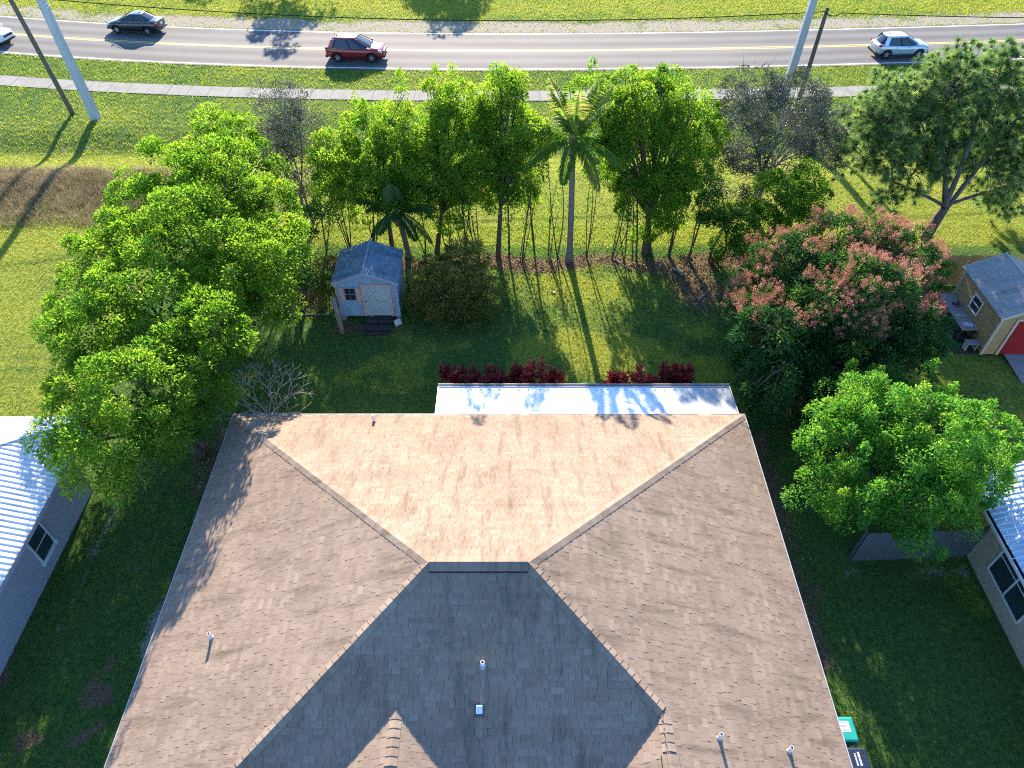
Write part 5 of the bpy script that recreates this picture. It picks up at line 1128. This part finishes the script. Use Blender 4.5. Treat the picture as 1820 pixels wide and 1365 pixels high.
# ------------------------------------------------------------------ ground cover
def blocked(x, y):
    off = y - road_y(x); w = np.abs(y - walk_y(x)) < .8
    b = (np.abs(off) < 3.75) | w | ((x > EX0 + .5) & (x < EX1 - .5) & (y < EYB - .5)) | ((x > PX0) & (x < PX1) & (y > PY0 - .5) & (y < PY1))
    b |= (x < -15.98) & (y < 16.0); b |= (x > 16.08) & (y < 13.2); b |= (x > bx0) & (x < bx1) & (y > by0) & (y < by1); b |= (x > tx0 - 1.1) & (x < tx1) & (y > ty0) & (y < ty1)
    b |= (x > -7) & (x < -5.6) & (y > 24.75) & (y < 26); b |= (x > 22.2) & (x < 24.1) & (y > 21.6) & (y < 23.4)
    return b
def grass(name, label, region, dens, h0, h1, wd, mat, seed, tone_fn, keep_fn, lean=.5):
    g = np.random.default_rng(seed); P = []
    for (x0, x1, y0, y1), dn in zip(region, dens):
        n = int((x1 - x0) * (y1 - y0) * dn); P.append(np.stack([g.uniform(x0, x1, n), g.uniform(y0, y1, n)], 1))
    P = np.concatenate(P); x, y = P[:, 0], P[:, 1]
    d = y * ct + 22.3 * st_; k = (np.abs(x / d) < .80) & keep_fn(x, y, g) & ~blocked(x, y); x, y = x[k], y[k]; n = len(x); z = gz(x, y)
    dist = np.clip(y / 30, .8, 2.0); h = g.uniform(h0, h1, n) * np.sqrt(dist); a = g.random(n) * 6.283; w = wd * dist * g.uniform(.7, 1.3, n)
    sx, sy = np.cos(a) * w, np.sin(a) * w; la = g.normal(0, lean, (n, 2)) * h[:, None]
    V = np.stack([np.stack([x - sx, y - sy, z - .01], 1), np.stack([x + sx, y + sy, z - .01], 1), np.stack([x + la[:, 0], y + la[:, 1], z + h], 1)], 1).reshape(-1, 3)
    tag(obj(name, np_mesh(name, V, np.arange(n * 3).reshape(-1, 3), MATS[mat], {'tone': np.clip(tone_fn(x, y, g), 0, .74 if mat == 'grass_blade' else 1)})), label, 'grass', None, 'stuff')
def lawn_tone(x, y, g):
    s, d, l = zones(x, y); return   .33 + .035 * np.sin(y * 8.5 + 5 * vnoise(x, y, 5, 35)) * ((y > 33) | (x < -16)) + .42 * d + .22 * s + .16 * (fbm(x, y, 1.2, 31) - .5) + .3 * (fbm(x, y, 6, 33) - .5) + g.normal(0, .115, len(x)) + .16 * l + .30 * (vnoise(x, y, .4, 36) - .5)  # d yellows blades in dry grass and in the painted sunlit lawn
def lawn_keep(x, y, g):
    s, d, l = zones(x, y); return g.random(len(x)) > (.85 * sstep(.35, .75, s) + .8 * sstep(.35, .8, l))
grass('lawn_grass', 'short lawn grass covering the yards and verges', [(-16, 20, 3.5, 34), (-42, -16, 14, 34), (20, 34, 14, 34), (-45, 44, 34, 59), (-50, 50, 61, 74)], [210, 120, 100, 85, 70], .05, .14, .016, 'grass_blade', 81, lawn_tone, lawn_keep)
grass('dry_grass', 'patch of tall brown dry grass at the left edge', [(-34, -19.6, 33.8, 40.4)], [420], .10, .42, .010, 'dry_blade', 82, lambda x, y, g: .42 + .9 * (fbm(x, y, .8, 90) - .5) + g.normal(0, .2, len(x)),
      lambda x, y, g: (.5 * fbm(x, y, 2.6, 91) + .5 * fbm(x, y, .9, 92) + .5 * np.exp(-((y - 37.3) / 2.3) ** 2) + .2 * (x < -21) > .58 + .62 * g.random(len(x)) ** 1.5), .8)
# leaf litter
g = np.random.default_rng(83); n = 26000; x = np.concatenate([g.uniform(-12, 13, n), g.uniform(9, 16.5, 6000), g.uniform(-15, -9, 6000)]); y = np.concatenate([g.uniform(24, 32.5, n), g.uniform(9, 26, 6000), g.uniform(14, 30, 6000)])
s, d, l = zones(x, y); k = (g.random(len(x)) < sstep(.15, .7, l)) & ~blocked(x, y); x, y = x[k], y[k]; n = len(x)
P = np.stack([x, y, gz(x, y) + g.uniform(.01, .05, n)], 1); A = np.stack([g.normal(size=n), g.normal(size=n), g.normal(0, .25, n)], 1)
o = leaves_obj('leaf_litter', P, A, np.stack([g.normal(0, .35, n), g.normal(0, .35, n), np.ones(n)], 1), g.uniform(.07, .16, n), g.uniform(.04, .08, n), g.normal(.5, .25, n), 'litter_leaf', None); tag(o, 'brown fallen leaves under the trees', 'leaf litter', None, 'stuff')
# fallen wood
for i, (a, b, r, lb) in enumerate((((-12.0, 26.3, .05), (-8.75, 26.25, .05), .05, 'thin fallen log lying left of the blue shed'), ((5.4, 30.7, .06), (6.1, 29.8, .05), .06, 'short pale fallen branch right of the coconut palm'), ((9.2, 27.3, .05), (9.9, 28.1, .12), .05, 'crooked fallen branch near the mango tree'), ((8.3, 29.9, .06), (8.9, 29.3, .06), .07, 'short log below the tall green tree'))):
    mb = MB(); limb(mb, np.random.default_rng(90 + i), a, b, r, r * .7, 6, .12, 8, 0); tag(mb.build('fallen_branch', MATS['bark_pale'], smooth=True), lb, 'branch')
o = MB().tube([(16.95, 15.9, 0), (17.15, 16.05, 1.3), (17.5, 16.2, 2.6)], [.13, .12, .11], 10).build('tree_stub', MATS['wood_tan'], smooth=True); tag(o, 'leaning bare brown trunk at the right edge beyond the blue roof', 'trunk')
